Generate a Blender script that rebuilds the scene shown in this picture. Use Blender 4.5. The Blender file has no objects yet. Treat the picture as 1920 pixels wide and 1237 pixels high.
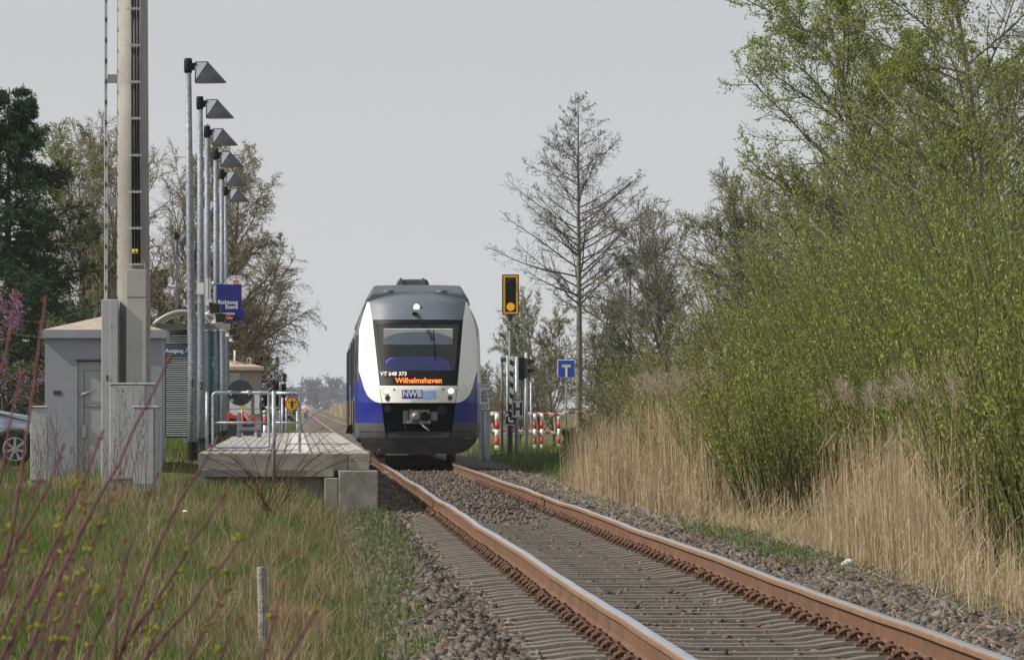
import bpy, math, random
import numpy as np
from mathutils import Vector, Matrix

SC = bpy.context.scene
COL = SC.collection
R = math.radians
rng = np.random.default_rng(7)
random.seed(7)

# ------------------------------------------------------------------ camera, light, exposure
FPX = 10000.0                      # focal length in pixels of a 1920 px wide picture
CAMZ = 1.193
PITCH = math.atan(0.01445)
YAW = math.atan(0.0409 * math.cos(PITCH))
cam_data = bpy.data.cameras.new("camera")
cam = bpy.data.objects.new("camera", cam_data)
COL.objects.link(cam)
cam.location = (0, 0, CAMZ)
cam.rotation_euler = (math.pi / 2 + PITCH, 0, -YAW)
cam_data.sensor_width = 36
cam_data.lens = 36 * FPX / 1920
cam_data.clip_start = 0.5
cam_data.clip_end = 9000
cam_data.dof.use_dof = True
cam_data.dof.focus_distance = 95
cam_data.dof.aperture_fstop = 28
SC.camera = cam

SUN_EL, SUN_AZ = R(41), R(-90 - 9)          # azimuth from +Y, clockwise seen from above negative = left
sun_dir = Vector((math.sin(SUN_AZ) * math.cos(SUN_EL), math.cos(SUN_AZ) * math.cos(SUN_EL), math.sin(SUN_EL)))
ld = bpy.data.lights.new("sun", 'SUN')
ld.energy = 4.6
ld.angle = R(0.6)
ld.color = (1.0, 0.93, 0.82)
sun = bpy.data.objects.new("sun", ld)
COL.objects.link(sun)
sun.rotation_euler = (-sun_dir).to_track_quat('-Z', 'Y').to_euler()
sun.location = (-20, 40, 40)

world = bpy.data.worlds.new("World")
SC.world = world
world.use_nodes = True
wn, wl = world.node_tree.nodes, world.node_tree.links
wn.clear()
sky = wn.new('ShaderNodeTexSky')
sky.sky_type = 'NISHITA'
sky.sun_disc = False
sky.sun_elevation = SUN_EL
sky.sun_rotation = SUN_AZ
sky.air_density = 1.0
sky.dust_density = 4.0
veil = wn.new('ShaderNodeMix')                # thin high cloud veil that evens the blue out to a pale grey
veil.data_type = 'RGBA'
veil.inputs[0].default_value = 0.80
wtc = wn.new('ShaderNodeTexCoord')
wsep = wn.new('ShaderNodeSeparateXYZ')
wramp = wn.new('ShaderNodeValToRGB')
wramp.color_ramp.elements[0].position = 0.0
wramp.color_ramp.elements[0].color = (6.95, 7.08, 7.22, 1)
wramp.color_ramp.elements[1].position = 0.10
wramp.color_ramp.elements[1].color = (5.65, 5.82, 6.02, 1)
wnoise = wn.new('ShaderNodeTexNoise')
wnoise.inputs['Scale'].default_value = 9.0
wnoise.inputs['Detail'].default_value = 3.0
wmad = wn.new('ShaderNodeMath')
wmad.operation = 'MULTIPLY_ADD'
wmad.inputs[1].default_value = 0.012
wl.new(wtc.outputs['Generated'], wsep.inputs[0])
wl.new(wtc.outputs['Generated'], wnoise.inputs['Vector'])
wl.new(wnoise.outputs['Fac'], wmad.inputs[0])
wl.new(wsep.outputs['Z'], wmad.inputs[2])
wl.new(wmad.outputs[0], wramp.inputs[0])
bg = wn.new('ShaderNodeBackground')
bg.inputs['Strength'].default_value = 0.1
wo = wn.new('ShaderNodeOutputWorld')
wl.new(sky.outputs[0], veil.inputs[6])
wl.new(wramp.outputs[0], veil.inputs[7])
wl.new(veil.outputs[2], bg.inputs[0])
wl.new(bg.outputs[0], wo.inputs[0])

SC.view_settings.view_transform = 'Standard'
SC.view_settings.look = 'None'
SC.view_settings.exposure = 0.16
SC.view_settings.gamma = 1.0
SC.cycles.max_bounces = 6
SC.cycles.diffuse_bounces = 2
SC.cycles.glossy_bounces = 3
SC.cycles.transparent_max_bounces = 8
SC.cycles.transmission_bounces = 4
SC.cycles.use_denoising = True

# ------------------------------------------------------------------ placing by sight line at a real distance
_f = Vector((math.sin(YAW) * math.cos(PITCH), math.cos(YAW) * math.cos(PITCH), math.sin(PITCH)))
_r = Vector((math.cos(YAW), -math.sin(YAW), 0))
_u = _r.cross(_f)
def at(px, py, d):
    v = _f + _r * ((px - 960) / FPX) + _u * ((618.5 - py) / FPX)
    t = d / v.y
    return Vector((v.x * t, d, CAMZ + v.z * t))
def X(px, d): return at(px, 763, d).x
def Z(py, d): return at(551, py, d).z

# ------------------------------------------------------------------ materials
def srgb(r, g, b):
    def c(v):
        v /= 255
        return v / 12.92 if v <= 0.04045 else ((v + 0.055) / 1.055) ** 2.4
    return (c(r), c(g), c(b), 1)
_mats = {}
def mat(name, col, rough=0.6, metal=0.0, var=0.15, scale=3.0, bump=0.0, bscale=40.0, emit=None, estr=1.0, coat=0.0, stain=None, stain_amt=0.5, sscale=1.2, spec=0.5):
    if name in _mats: return _mats[name]
    m = bpy.data.materials.new(name)
    m.use_nodes = True
    n, l = m.node_tree.nodes, m.node_tree.links
    b = n['Principled BSDF']
    b.inputs['Roughness'].default_value = rough
    b.inputs['Metallic'].default_value = metal
    b.inputs['Coat Weight'].default_value = coat
    b.inputs['Specular IOR Level'].default_value = spec
    col = tuple(col)[:3] + (1,)
    tc = n.new('ShaderNodeTexCoord')
    if var > 0 or stain:
        t = n.new('ShaderNodeTexNoise')
        t.inputs['Scale'].default_value = scale
        t.inputs['Detail'].default_value = 6
        l.new(tc.outputs['Object'], t.inputs['Vector'])
        rp = n.new('ShaderNodeValToRGB')
        rp.color_ramp.elements[0].position = 0.3
        rp.color_ramp.elements[1].position = 0.7
        rp.color_ramp.elements[0].color = tuple(c * (1 - var) for c in col[:3]) + (1,)
        rp.color_ramp.elements[1].color = tuple(min(1, c * (1 + var)) for c in col[:3]) + (1,)
        l.new(t.outputs['Fac'], rp.inputs[0])
        out = rp.outputs[0]
        if stain:
            t2 = n.new('ShaderNodeTexNoise')
            t2.inputs['Scale'].default_value = sscale
            t2.inputs['Detail'].default_value = 8
            t2.inputs['Roughness'].default_value = 0.7
            l.new(tc.outputs['Object'], t2.inputs['Vector'])
            r2 = n.new('ShaderNodeValToRGB')
            r2.color_ramp.elements[0].position = 0.48
            r2.color_ramp.elements[0].color = (0, 0, 0, 1)
            r2.color_ramp.elements[1].position = 0.68
            r2.color_ramp.elements[1].color = (stain_amt,) * 3 + (1,)
            l.new(t2.outputs['Fac'], r2.inputs[0])
            mx = n.new('ShaderNodeMix')
            mx.data_type = 'RGBA'
            l.new(r2.outputs[0], mx.inputs[0])
            l.new(out, mx.inputs[6])
            mx.inputs[7].default_value = tuple(stain)[:3] + (1,)
            out = mx.outputs[2]
        l.new(out, b.inputs['Base Color'])
    else:
        b.inputs['Base Color'].default_value = col
    if bump > 0:
        t3 = n.new('ShaderNodeTexNoise')
        t3.inputs['Scale'].default_value = bscale
        t3.inputs['Detail'].default_value = 5
        l.new(tc.outputs['Object'], t3.inputs['Vector'])
        bp = n.new('ShaderNodeBump')
        bp.inputs['Strength'].default_value = bump
        bp.inputs['Distance'].default_value = 0.02
        l.new(t3.outputs['Fac'], bp.inputs['Height'])
        l.new(bp.outputs[0], b.inputs['Normal'])
    if emit:
        b.inputs['Emission Color'].default_value = tuple(emit)[:3] + (1,)
        b.inputs['Emission Strength'].default_value = estr
    _mats[name] = m
    return m

def leafmat(name, cols, trans=0.3, rough=0.6, patch=None, pscale=0.5, plo=0.45, phi=0.6):
    """Colour varies from piece to piece (leaf, blade, stone, twig); optional patches of a second palette."""
    if name in _mats: return _mats[name]
    m = bpy.data.materials.new(name)
    m.use_nodes = True
    n, l = m.node_tree.nodes, m.node_tree.links
    n.clear()
    o = n.new('ShaderNodeOutputMaterial')
    g = n.new('ShaderNodeNewGeometry')
    def ramp(cs):
        rp = n.new('ShaderNodeValToRGB')
        cr = rp.color_ramp
        while len(cr.elements) < len(cs): cr.elements.new(0.5)
        for i, c in enumerate(cs):
            cr.elements[i].position = i / max(1, len(cs) - 1)
            cr.elements[i].color = tuple(c)[:3] + (1,)
        l.new(g.outputs['Random Per Island'], rp.inputs[0])
        return rp.outputs[0]
    out = ramp(cols)
    if patch:
        tc = n.new('ShaderNodeTexCoord')
        t = n.new('ShaderNodeTexNoise')
        t.inputs['Scale'].default_value = pscale
        t.inputs['Detail'].default_value = 4
        l.new(tc.outputs['Object'], t.inputs['Vector'])
        r2 = n.new('ShaderNodeValToRGB')
        r2.color_ramp.elements[0].position = plo
        r2.color_ramp.elements[1].position = phi
        l.new(t.outputs['Fac'], r2.inputs[0])
        mx = n.new('ShaderNodeMix')
        mx.data_type = 'RGBA'
        l.new(r2.outputs[0], mx.inputs[0])
        l.new(out, mx.inputs[6])
        l.new(ramp(patch), mx.inputs[7])
        out = mx.outputs[2]
    d = n.new('ShaderNodeBsdfDiffuse')
    l.new(out, d.inputs['Color'])
    sh = d.outputs[0]
    if trans > 0:
        t = n.new('ShaderNodeBsdfTranslucent')
        l.new(out, t.inputs['Color'])
        ms = n.new('ShaderNodeMixShader')
        ms.inputs[0].default_value = trans
        l.new(sh, ms.inputs[1]); l.new(t.outputs[0], ms.inputs[2])
        sh = ms.outputs[0]
    l.new(sh, o.inputs['Surface'])
    _mats[name] = m
    return m

def glassmat(name, tint, gloss=0.12, rough=0.02):
    if name in _mats: return _mats[name]
    m = bpy.data.materials.new(name)
    m.use_nodes = True
    n, l = m.node_tree.nodes, m.node_tree.links
    n.clear()
    o = n.new('ShaderNodeOutputMaterial')
    t = n.new('ShaderNodeBsdfTransparent'); t.inputs[0].default_value = tuple(tint)[:3] + (1,)
    g = n.new('ShaderNodeBsdfGlossy'); g.inputs['Roughness'].default_value = rough
    lw = n.new('ShaderNodeFresnel'); lw.inputs[0].default_value = 1.5
    ad = n.new('ShaderNodeMath'); ad.operation = 'MULTIPLY_ADD'; ad.inputs[1].default_value = 1.0; ad.inputs[2].default_value = gloss; ad.use_clamp = True
    l.new(lw.outputs[0], ad.inputs[0])
    ms = n.new('ShaderNodeMixShader')
    l.new(ad.outputs[0], ms.inputs[0]); l.new(t.outputs[0], ms.inputs[1]); l.new(g.outputs[0], ms.inputs[2])
    l.new(ms.outputs[0], o.inputs['Surface'])
    _mats[name] = m
    return m

# ------------------------------------------------------------------ mesh helpers
def link(o, parent=None, loc=None, rotz=None):
    COL.objects.link(o)
    if parent is not None: o.parent = parent
    if loc is not None: o.location = loc
    if rotz is not None: o.rotation_euler = (0, 0, rotz)
    return o
def tag(o, label=None, cat=None, group=None, kind=None):
    if label: o['label'] = label
    if cat: o['category'] = cat
    if group: o['group'] = group
    if kind: o['kind'] = kind
    return o
def thing(name, label, cat, loc=(0, 0, 0), rotz=0.0, group=None):
    o = bpy.data.objects.new(name, None)
    o.empty_display_size = 0.2
    link(o, None, loc, rotz)
    return tag(o, label, cat, group)
def mesh_np(name, verts, quads=None, tris=None, m=None, smooth=False):
    me = bpy.data.meshes.new(name)
    verts = np.asarray(verts, dtype=np.float32).reshape(-1, 3)
    parts, tot = [], []
    if quads is not None and len(quads):
        parts.append(np.asarray(quads, dtype=np.int32).reshape(-1)); tot.append(np.full(len(quads), 4, np.int32))
    if tris is not None and len(tris):
        parts.append(np.asarray(tris, dtype=np.int32).reshape(-1)); tot.append(np.full(len(tris), 3, np.int32))
    li = np.concatenate(parts); tot = np.concatenate(tot)
    me.vertices.add(len(verts)); me.vertices.foreach_set('co', verts.ravel())
    me.loops.add(len(li)); me.loops.foreach_set('vertex_index', li)
    me.polygons.add(len(tot))
    st = np.concatenate([[0], np.cumsum(tot)[:-1]]).astype(np.int32)
    me.polygons.foreach_set('loop_start', st); me.polygons.foreach_set('loop_total', tot)
    if smooth: me.polygons.foreach_set('use_smooth', np.ones(len(tot), dtype=bool))
    me.update(calc_edges=True)
    if m: me.materials.append(m)
    return me
def obj_np(name, verts, quads=None, tris=None, m=None, parent=None, smooth=False, loc=None):
    return link(bpy.data.objects.new(name, mesh_np(name, verts, quads, tris, m, smooth)), parent, loc)

class MB:
    def __init__(s): s.v, s.f, s.mi, s.mats, s.sm = [], [], [], [], []
    def slot(s, m):
        if m is None: return 0
        if m not in s.mats: s.mats.append(m)
        return s.mats.index(m)
    def add(s, vs, fs, m=None, smooth=False):
        k = len(s.v); i = s.slot(m)
        s.v += [tuple(v) for v in vs]
        for f in fs:
            s.f.append(tuple(a + k for a in f)); s.mi.append(i); s.sm.append(smooth)
        return s
    def box(s, x0, x1, y0, y1, z0, z1, m=None):
        vs = [(x0, y0, z0), (x1, y0, z0), (x1, y1, z0), (x0, y1, z0), (x0, y0, z1), (x1, y0, z1), (x1, y1, z1), (x0, y1, z1)]
        return s.add(vs, [(3, 2, 1, 0), (4, 5, 6, 7), (0, 1, 5, 4), (1, 2, 6, 5), (2, 3, 7, 6), (3, 0, 4, 7)], m)
    def cbox(s, c, size, m=None, rot=None):
        hx, hy, hz = (q / 2 for q in size)
        vs = [Vector((sx * hx, sy * hy, sz * hz)) for sz in (-1, 1) for sx, sy in ((-1, -1), (1, -1), (1, 1), (-1, 1))]
        if rot is not None: vs = [rot @ v for v in vs]
        vs = [v + Vector(c) for v in vs]
        return s.add(vs, [(3, 2, 1, 0), (4, 5, 6, 7), (0, 1, 5, 4), (1, 2, 6, 5), (2, 3, 7, 6), (3, 0, 4, 7)], m)
    def tube(s, pts, rad, n=8, m=None, cap=True, smooth=True):
        pts = [Vector(p) for p in pts]
        rs = rad if isinstance(rad, (list, tuple)) else [rad] * len(pts)
        vs = []
        prev = None
        for i, p in enumerate(pts):
            a = pts[max(0, i - 1)]; b = pts[min(len(pts) - 1, i + 1)]
            t = (b - a).normalized()
            if prev is None:
                ref = Vector((0, 0, 1)) if abs(t.z) < 0.9 else Vector((1, 0, 0))
                q = t.cross(ref).normalized()
            else:
                q = (prev - t * prev.dot(t)).normalized()
            prev = q
            w = t.cross(q)
            for k in range(n):
                an = 2 * math.pi * k / n
                vs.append(p + q * (math.cos(an) * rs[i]) + w * (math.sin(an) * rs[i]))
        fs = []
        for i in range(len(pts) - 1):
            for k in range(n):
                fs.append((i * n + k, i * n + (k + 1) % n, (i + 1) * n + (k + 1) % n, (i + 1) * n + k))
        s.add(vs, fs, m, smooth)
        if cap:
            k0 = len(s.v) - len(vs)
            e = len(pts) - 1
            s.f.append(tuple(k0 + k for k in range(n - 1, -1, -1))); s.mi.append(s.slot(m)); s.sm.append(False)
            s.f.append(tuple(k0 + e * n + k for k in range(n))); s.mi.append(s.slot(m)); s.sm.append(False)
        return s
    def disc(s, c, r, axis='y', th=0.02, n=28, m=None, smooth=False):
        c = Vector(c)
        d = {'y': Vector((0, 1, 0)), 'x': Vector((1, 0, 0)), 'z': Vector((0, 0, 1))}[axis] * (th / 2)
        return s.tube([c - d, c + d], r, n, m, True, smooth)
    def prism(s, poly, y0, y1, m=None, axis='y'):
        """poly: list of (a,b) extruded along axis from y0 to y1; for axis y (a,b)=(x,z), for x (y,z), for z (x,y)."""
        def mk(a, b, c):
            return (a, c, b) if axis == 'y' else ((c, a, b) if axis == 'x' else (a, b, c))
        n = len(poly)
        vs = [mk(a, b, y0) for a, b in poly] + [mk(a, b, y1) for a, b in poly]
        fs = [tuple(range(n)), tuple(range(2 * n - 1, n - 1, -1))]
        fs += [(i, i + n, (i + 1) % n + n, (i + 1) % n) for i in range(n)]
        return s.add(vs, fs, m)
    def build(s, name, m=None, parent=None, bevel=0.0, loc=None, rotz=None):
        me = bpy.data.meshes.new(name)
        me.from_pydata(s.v, [], s.f)
        if m and not s.mats: me.materials.append(m)
        for q in s.mats: me.materials.append(q)
        if s.mats: me.polygons.foreach_set('material_index', s.mi)
        me.polygons.foreach_set('use_smooth', s.sm)
        import bmesh
        bm = bmesh.new(); bm.from_mesh(me)
        bmesh.ops.recalc_face_normals(bm, faces=bm.faces)
        bm.to_mesh(me); bm.free()
        me.update()
        o = bpy.data.objects.new(name, me)
        link(o, parent, loc, rotz)
        if bevel > 0:
            b = o.modifiers.new('bevel', 'BEVEL'); b.width = bevel; b.segments = 2; b.limit_method = 'ANGLE'
        return o

def text(s, size, m, parent, loc, rot=(math.pi / 2, 0, 0), align='CENTER', bold=0.0, ext=0.001, sx=1.0, name='lettering'):
    c = bpy.data.curves.new(name, 'FONT')
    c.body = s; c.size = size; c.align_x = align; c.align_y = 'CENTER'
    c.offset = bold; c.extrude = ext
    c.materials.append(m)
    tmp = bpy.data.objects.new('tmp_text', c)
    COL.objects.link(tmp)
    dg = bpy.context.evaluated_depsgraph_get()
    me = bpy.data.meshes.new_from_object(tmp.evaluated_get(dg))
    bpy.data.objects.remove(tmp)
    me.name = name
    if not me.materials: me.materials.append(m)
    o = bpy.data.objects.new(name, me)
    link(o, parent, loc)
    o.rotation_euler = rot
    o.scale = (sx, 1, 1)
    return o

def copy_tree(o, parent=None):
    c = o.copy(); COL.objects.link(c)
    if parent is not None: c.parent = parent
    for ch in list(o.children): copy_tree(ch, c)
    return c

# ------------------------------------------------------------------ vectorised plants
def unit(v): return v / np.maximum(np.linalg.norm(v, axis=-1, keepdims=True), 1e-9)
def tubes_np(P, Rr, S=4):
    N, K, _ = P.shape
    T = np.empty_like(P)
    T[:, 1:-1] = P[:, 2:] - P[:, :-2]; T[:, 0] = P[:, 1] - P[:, 0]; T[:, -1] = P[:, -1] - P[:, -2]
    T = unit(T)
    ref = np.where(np.abs(T[:, :1, 2:3]) < 0.9, np.array([0, 0, 1.0]), np.array([1.0, 0, 0]))
    Q = unit(np.cross(T, np.broadcast_to(ref, T.shape))); W = np.cross(T, Q)
    an = np.arange(S) * 2 * np.pi / S
    V = P[:, :, None] + Rr[:, :, None, None] * (Q[:, :, None] * np.cos(an)[None, None, :, None] + W[:, :, None] * np.sin(an)[None, None, :, None])
    base = (np.arange(N) * K * S)[:, None, None]
    k = np.arange(K - 1)[None, :, None]; s = np.arange(S)[None, None, :]
    a = base + k * S + s; b = base + k * S + (s + 1) % S
    F = np.stack([a, b, b + S, a + S], -1).reshape(-1, 4)
    return V.reshape(-1, 3), F
class Acc:
    def __init__(s): s.v, s.q, s.t, s.n = [], [], [], 0
    def add(s, v, q=None, t=None):
        if q is not None: s.q.append(q + s.n)
        if t is not None: s.t.append(t + s.n)
        s.v.append(v); s.n += len(v)
    def obj(s, name, m, parent=None, smooth=False):
        return obj_np(name, np.concatenate(s.v), np.concatenate(s.q) if s.q else None, np.concatenate(s.t) if s.t else None, m, parent, smooth)
def spawn(g, P, Rr, M, t0, t1, ang, angsd, lratio, taper_end=0.4, up=0.0, wig=0.15, rr=0.55, rmin=0.002, K=5, prof=lambda t: 1.0, bias=None):
    """Children of every limb in P (N,K0,3): M each, at parameters t0..t1, leaving at ang degrees."""
    N, K0, _ = P.shape
    L = np.linalg.norm(np.diff(P, axis=1), axis=2).sum(1)
    t = (t0 + (t1 - t0) * ((np.arange(M)[None] + g.random((N, M))) / M))
    x = t * (K0 - 1); i = np.minimum(x.astype(int), K0 - 2); fr = (x - i)[..., None]
    n = np.arange(N)[:, None]
    p0 = P[n, i] * (1 - fr) + P[n, i + 1] * fr
    tg = unit(P[n, i + 1] - P[n, i])
    r0 = (Rr[n, i] * (1 - fr[..., 0]) + Rr[n, i + 1] * fr[..., 0]) * rr
    rv = g.normal(size=(N, M, 3))
    side = unit(rv - tg * (rv * tg).sum(-1, keepdims=True))
    a = np.radians(ang + angsd * g.normal(size=(N, M)))[..., None]
    d = tg * np.cos(a) + side * np.sin(a)
    ln = L[:, None] * lratio * np.vectorize(prof)(t) * (0.7 + 0.6 * g.random((N, M)))
    p0 = p0.reshape(-1, 3); d = d.reshape(-1, 3); ln = ln.ravel(); r0 = np.maximum(r0.ravel(), rmin)
    C = np.empty((N * M, K, 3)); C[:, 0] = p0
    step = (ln / (K - 1))[:, None]
    for k in range(1, K):
        d = d + wig * g.normal(size=d.shape); d[:, 2] += up / K
        if bias is not None: d = d + np.array(bias) / K
        d = unit(d)
        C[:, k] = C[:, k - 1] + d * step
    RR = r0[:, None] * np.linspace(1, taper_end, K)[None]
    return C, np.maximum(RR, rmin)
def leaves_np(g, P, per, size, aspect=0.45, t0=0.2, t1=1.0, spread=0.02, along=0.5, hang=0.0):
    """Diamond leaves scattered along limbs P."""
    N, K, _ = P.shape
    t = t0 + (t1 - t0) * g.random((N, per))
    x = t * (K - 1); i = np.minimum(x.astype(int), K - 2); fr = (x - i)[..., None]
    n = np.arange(N)[:, None]
    c = (P[n, i] * (1 - fr) + P[n, i + 1] * fr).reshape(-1, 3)
    tg = unit(P[n, i + 1] - P[n, i]).reshape(-1, 3)
    d = unit(tg * along + g.normal(size=c.shape) * 0.6 + np.array([0, 0, -hang]))
    c = c + g.normal(size=c.shape) * spread
    rv = g.normal(size=c.shape)
    w = unit(np.cross(d, rv))
    s = size * (0.6 + 0.8 * g.random(len(c)))[:, None]
    V = np.stack([c, c + d * s * 0.5 + w * s * aspect * 0.5, c + d * s, c + d * s * 0.5 - w * s * aspect * 0.5], 1).reshape(-1, 3)
    Q = np.arange(len(c) * 4).reshape(-1, 4)
    return V, Q
def stem_path(g, base, h, lean=(0, 0), wig=0.06, K=9):
    p = np.empty((1, K, 3)); p[0, 0] = base
    d = np.array([lean[0], lean[1], 1.0])
    for k in range(1, K):
        d = d + wig * np.append(g.normal(size=2), 0); d[2] = 1.0
        p[0, k] = p[0, k - 1] + d / np.linalg.norm(d) * h / (K - 1)
    return p
def ribbons(g, base, tip, width, bend=0.15, K=4):
    """Blades from base (N,3) to tip (N,3) tapering to a point."""
    N = len(base)
    d = tip - base
    rv = g.normal(size=(N, 3)); rv[:, 2] = 0
    w = unit(rv) * width[:, None] * 0.5
    b = np.cross(unit(d), unit(w)) * (np.linalg.norm(d, axis=1) * bend * g.normal(size=N))[:, None]
    vs = []
    for k in range(K):
        t = k / K
        c = base + d * t + b * (t * (1 - t) * 2)
        s = 1 - 0.55 * t
        vs += [c - w * s, c + w * s]
    vs.append(tip)
    V = np.stack(vs, 1)
    m = 2 * K + 1
    o = (np.arange(N) * m)[:, None]
    Q = np.concatenate([o + np.array([[2 * k, 2 * k + 1, 2 * k + 3, 2 * k + 2]]) for k in range(K - 1)], 1).reshape(-1, 4)
    T = o + np.array([[2 * K - 2, 2 * K - 1, 2 * K]])
    return V.reshape(-1, 3), Q, T

# ------------------------------------------------------------------ common materials
GALV = mat('galvanised_steel', (0.33, 0.37, 0.42), 0.5, 0.35, 0.22, 9, 0.05, 60, stain=(0.55, 0.58, 0.62), stain_amt=0.6, sscale=18)
BLACK = mat('black_paint', (0.008, 0.009, 0.011), 0.5, 0, 0.2, spec=0.2)
WHITE = mat('white_paint', (0.74, 0.73, 0.70), 0.45, 0, 0.05, 2, stain=(0.45, 0.43, 0.38), stain_amt=0.25)
DKGREY = mat('dark_grey_paint', (0.06, 0.065, 0.075), 0.5, 0, 0.12)
MIDGREY = mat('mid_grey_paint', (0.24, 0.25, 0.27), 0.55, 0, 0.1)
RED = mat('red_paint', (0.50, 0.03, 0.03), 0.5, 0, 0.1)
BLUESIGN = mat('blue_sign', (0.012, 0.018, 0.20), 0.4, 0, 0.06)
BLUEROAD = mat('blue_road_sign', (0.01, 0.07, 0.42), 0.35, 0, 0.06)
YELLOW = mat('yellow_paint', (0.72, 0.42, 0.02), 0.45, 0, 0.08)
WHITETXT = mat('white_lettering', (0.8, 0.8, 0.8), 0.5, 0, 0)
BLACKTXT = mat('black_lettering', (0.015, 0.015, 0.018), 0.5, 0, 0)
CONCRETE = mat('weathered_concrete', (0.245, 0.235, 0.205), 0.85, 0, 0.14, 5, 0.25, 60, stain=(0.16, 0.155, 0.14), stain_amt=0.6, sscale=2.2)
OLDCONC = mat('old_mossy_concrete', (0.26, 0.25, 0.22), 0.9, 0, 0.22, 4, 0.4, 50, stain=(0.10, 0.105, 0.08), stain_amt=0.8, sscale=3.0)
CABGREY = mat('cabinet_grey', (0.37, 0.38, 0.41), 0.55, 0, 0.05, 3, 0.04, 80, stain=(0.28, 0.27, 0.245), stain_amt=0.4, sscale=2.5)
HUTGREY = mat('hut_render', (0.275, 0.295, 0.345), 0.8, 0, 0.06, 3, 0.12, 120, stain=(0.27, 0.27, 0.26), stain_amt=0.5, sscale=1.6)
BARK = mat('grey_bark', (0.13, 0.115, 0.095), 0.9, 0, 0.35, 12, 0.5, 40)
DARKBARK = mat('dark_bark', (0.06, 0.05, 0.042), 0.9, 0, 0.35, 12, 0.5, 40)

XL, XR, XC = 1.884, 3.384, 2.634        # the two rails and the track centre line
DN = 112.6                              # distance of the train's nose

# ================================================================== SETTING
def sstep(a, b, x):
    t = np.clip((x - a) / (b - a), 0, 1)
    return t * t * (3 - 2 * t)
def wob(x, y):
    return np.sin(x * 1.7 + y * 0.6) * 0.5 + np.sin(x * 0.9 - y * 0.35 + 2) * 0.5
def gz(x, y):
    x = np.asarray(x, float); y = np.asarray(y, float)
    left = -0.42 + 0.40 * sstep(33, 62, y) + 0.06 * sstep(60, 72, y)
    left = left + 0.40 * sstep(71, 76, y) * (1 - sstep(126, 150, y) * .3) * (sstep(-4.2, -2.8, x) - sstep(-1.24, -1.1, x))
    right = -0.14 + 0.0 * y
    tr = -0.5
    z = left + (tr - left) * sstep(-0.2, 1.05, x)
    z = z + (right - tr) * sstep(4.2, 6.0, x)
    return z + 0.03 * wob(x, y) * (1 - sstep(-0.2, 0.9, x) * (1 - sstep(4.4, 5.4, x)))
def grid(xs, ys, f):
    xx, yy = np.meshgrid(xs, ys)
    V = np.stack([xx, yy, f(xx, yy)], -1).reshape(-1, 3)
    nx, ny = len(xs), len(ys)
    i = np.arange(ny - 1)[:, None] * nx + np.arange(nx - 1)[None]
    return V, np.stack([i, i + 1, i + nx + 1, i + nx], -1).reshape(-1, 4)

GROUND = leafmat('meadow_ground', [(0.07, 0.085, 0.03), (0.09, 0.10, 0.04)], 0, patch=[(0.17, 0.135, 0.075), (0.15, 0.12, 0.07)], pscale=0.35, plo=0.42, phi=0.6)
xs = np.concatenate([[-4000, -1200, -400, -150, -60, -30, -18], np.arange(-12, 12.01, 0.4), [16, 25, 50, 120, 400, 1200, 4000]])
ys = np.concatenate([[-60, -10, 5], np.arange(12, 130, 0.6), [135, 145, 160, 200, 300, 500, 900, 1600, 3000, 6000]])
V, Q = grid(xs, ys, gz)
tag(obj_np('ground', V, Q, None, GROUND, None, True), kind='structure')

# ballast bed
def bz(x, y):
    a = np.abs(x - XC)
    base = -0.240 + 0.061 * sstep(56, 78, y)
    z = base + 0.012 * np.sin(x * 9 + y * 3.1) * np.sin(x * 4.3 - y * 5.7)
    sh = sstep(1.32, 1.6, a) * 0.05 * (1 - sstep(60, 78, y))
    return z + sh - np.where(x < XC, 0.20 * sstep(1.75, 2.35, a), 0.06 * sstep(1.75, 2.6, a))
def ballastmat():
    m = bpy.data.materials.new('ballast_dust'); m.use_nodes = True
    n, l = m.node_tree.nodes, m.node_tree.links
    b = n['Principled BSDF']; b.inputs['Roughness'].default_value = 0.95
    tc = n.new('ShaderNodeTexCoord')
    v = n.new('ShaderNodeTexVoronoi'); v.inputs['Scale'].default_value = 24
    t = n.new('ShaderNodeTexNoise'); t.inputs['Scale'].default_value = 1.3; t.inputs['Detail'].default_value = 8
    l.new(tc.outputs['Object'], v.inputs['Vector']); l.new(tc.outputs['Object'], t.inputs['Vector'])
    rp = n.new('ShaderNodeValToRGB')
    rp.color_ramp.elements[0].color = (0.05, 0.045, 0.038, 1); rp.color_ramp.elements[1].color = (0.14, 0.125, 0.105, 1)
    sx = n.new('ShaderNodeSeparateColor'); l.new(v.outputs['Color'], sx.inputs[0]); l.new(sx.outputs[0], rp.inputs[0])
    mx = n.new('ShaderNodeMix'); mx.data_type = 'RGBA'
    mx.inputs[7].default_value = (0.105, 0.082, 0.06, 1)
    r2 = n.new('ShaderNodeValToRGB'); r2.color_ramp.elements[0].position = 0.42; r2.color_ramp.elements[1].position = 0.66
    l.new(t.outputs['Fac'], r2.inputs[0]); l.new(r2.outputs[0], mx.inputs[0]); l.new(rp.outputs[0], mx.inputs[6])
    l.new(mx.outputs[2], b.inputs['Base Color'])
    bp = n.new('ShaderNodeBump'); bp.inputs['Strength'].default_value = 0.9; bp.inputs['Distance'].default_value = 0.03
    l.new(v.outputs['Distance'], bp.inputs['Height']); l.new(bp.outputs[0], b.inputs['Normal'])
    return m
BALLAST = ballastmat()
def drift(y): return 0.5 * np.clip((np.asarray(y, float) - 160) / 500, 0, 3) ** 1.3
V, Q = grid(np.arange(0.28, 5.5, 0.06), np.concatenate([np.arange(18, 82, 0.09), np.arange(82, 170, 0.5), [180, 200, 230, 270, 330, 420, 560, 800, 1200, 1800]]), bz)
V[:, 0] += drift(V[:, 1])
tag(obj_np('ballast_bed', V, Q, None, BALLAST, None, True), kind='structure')

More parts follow.
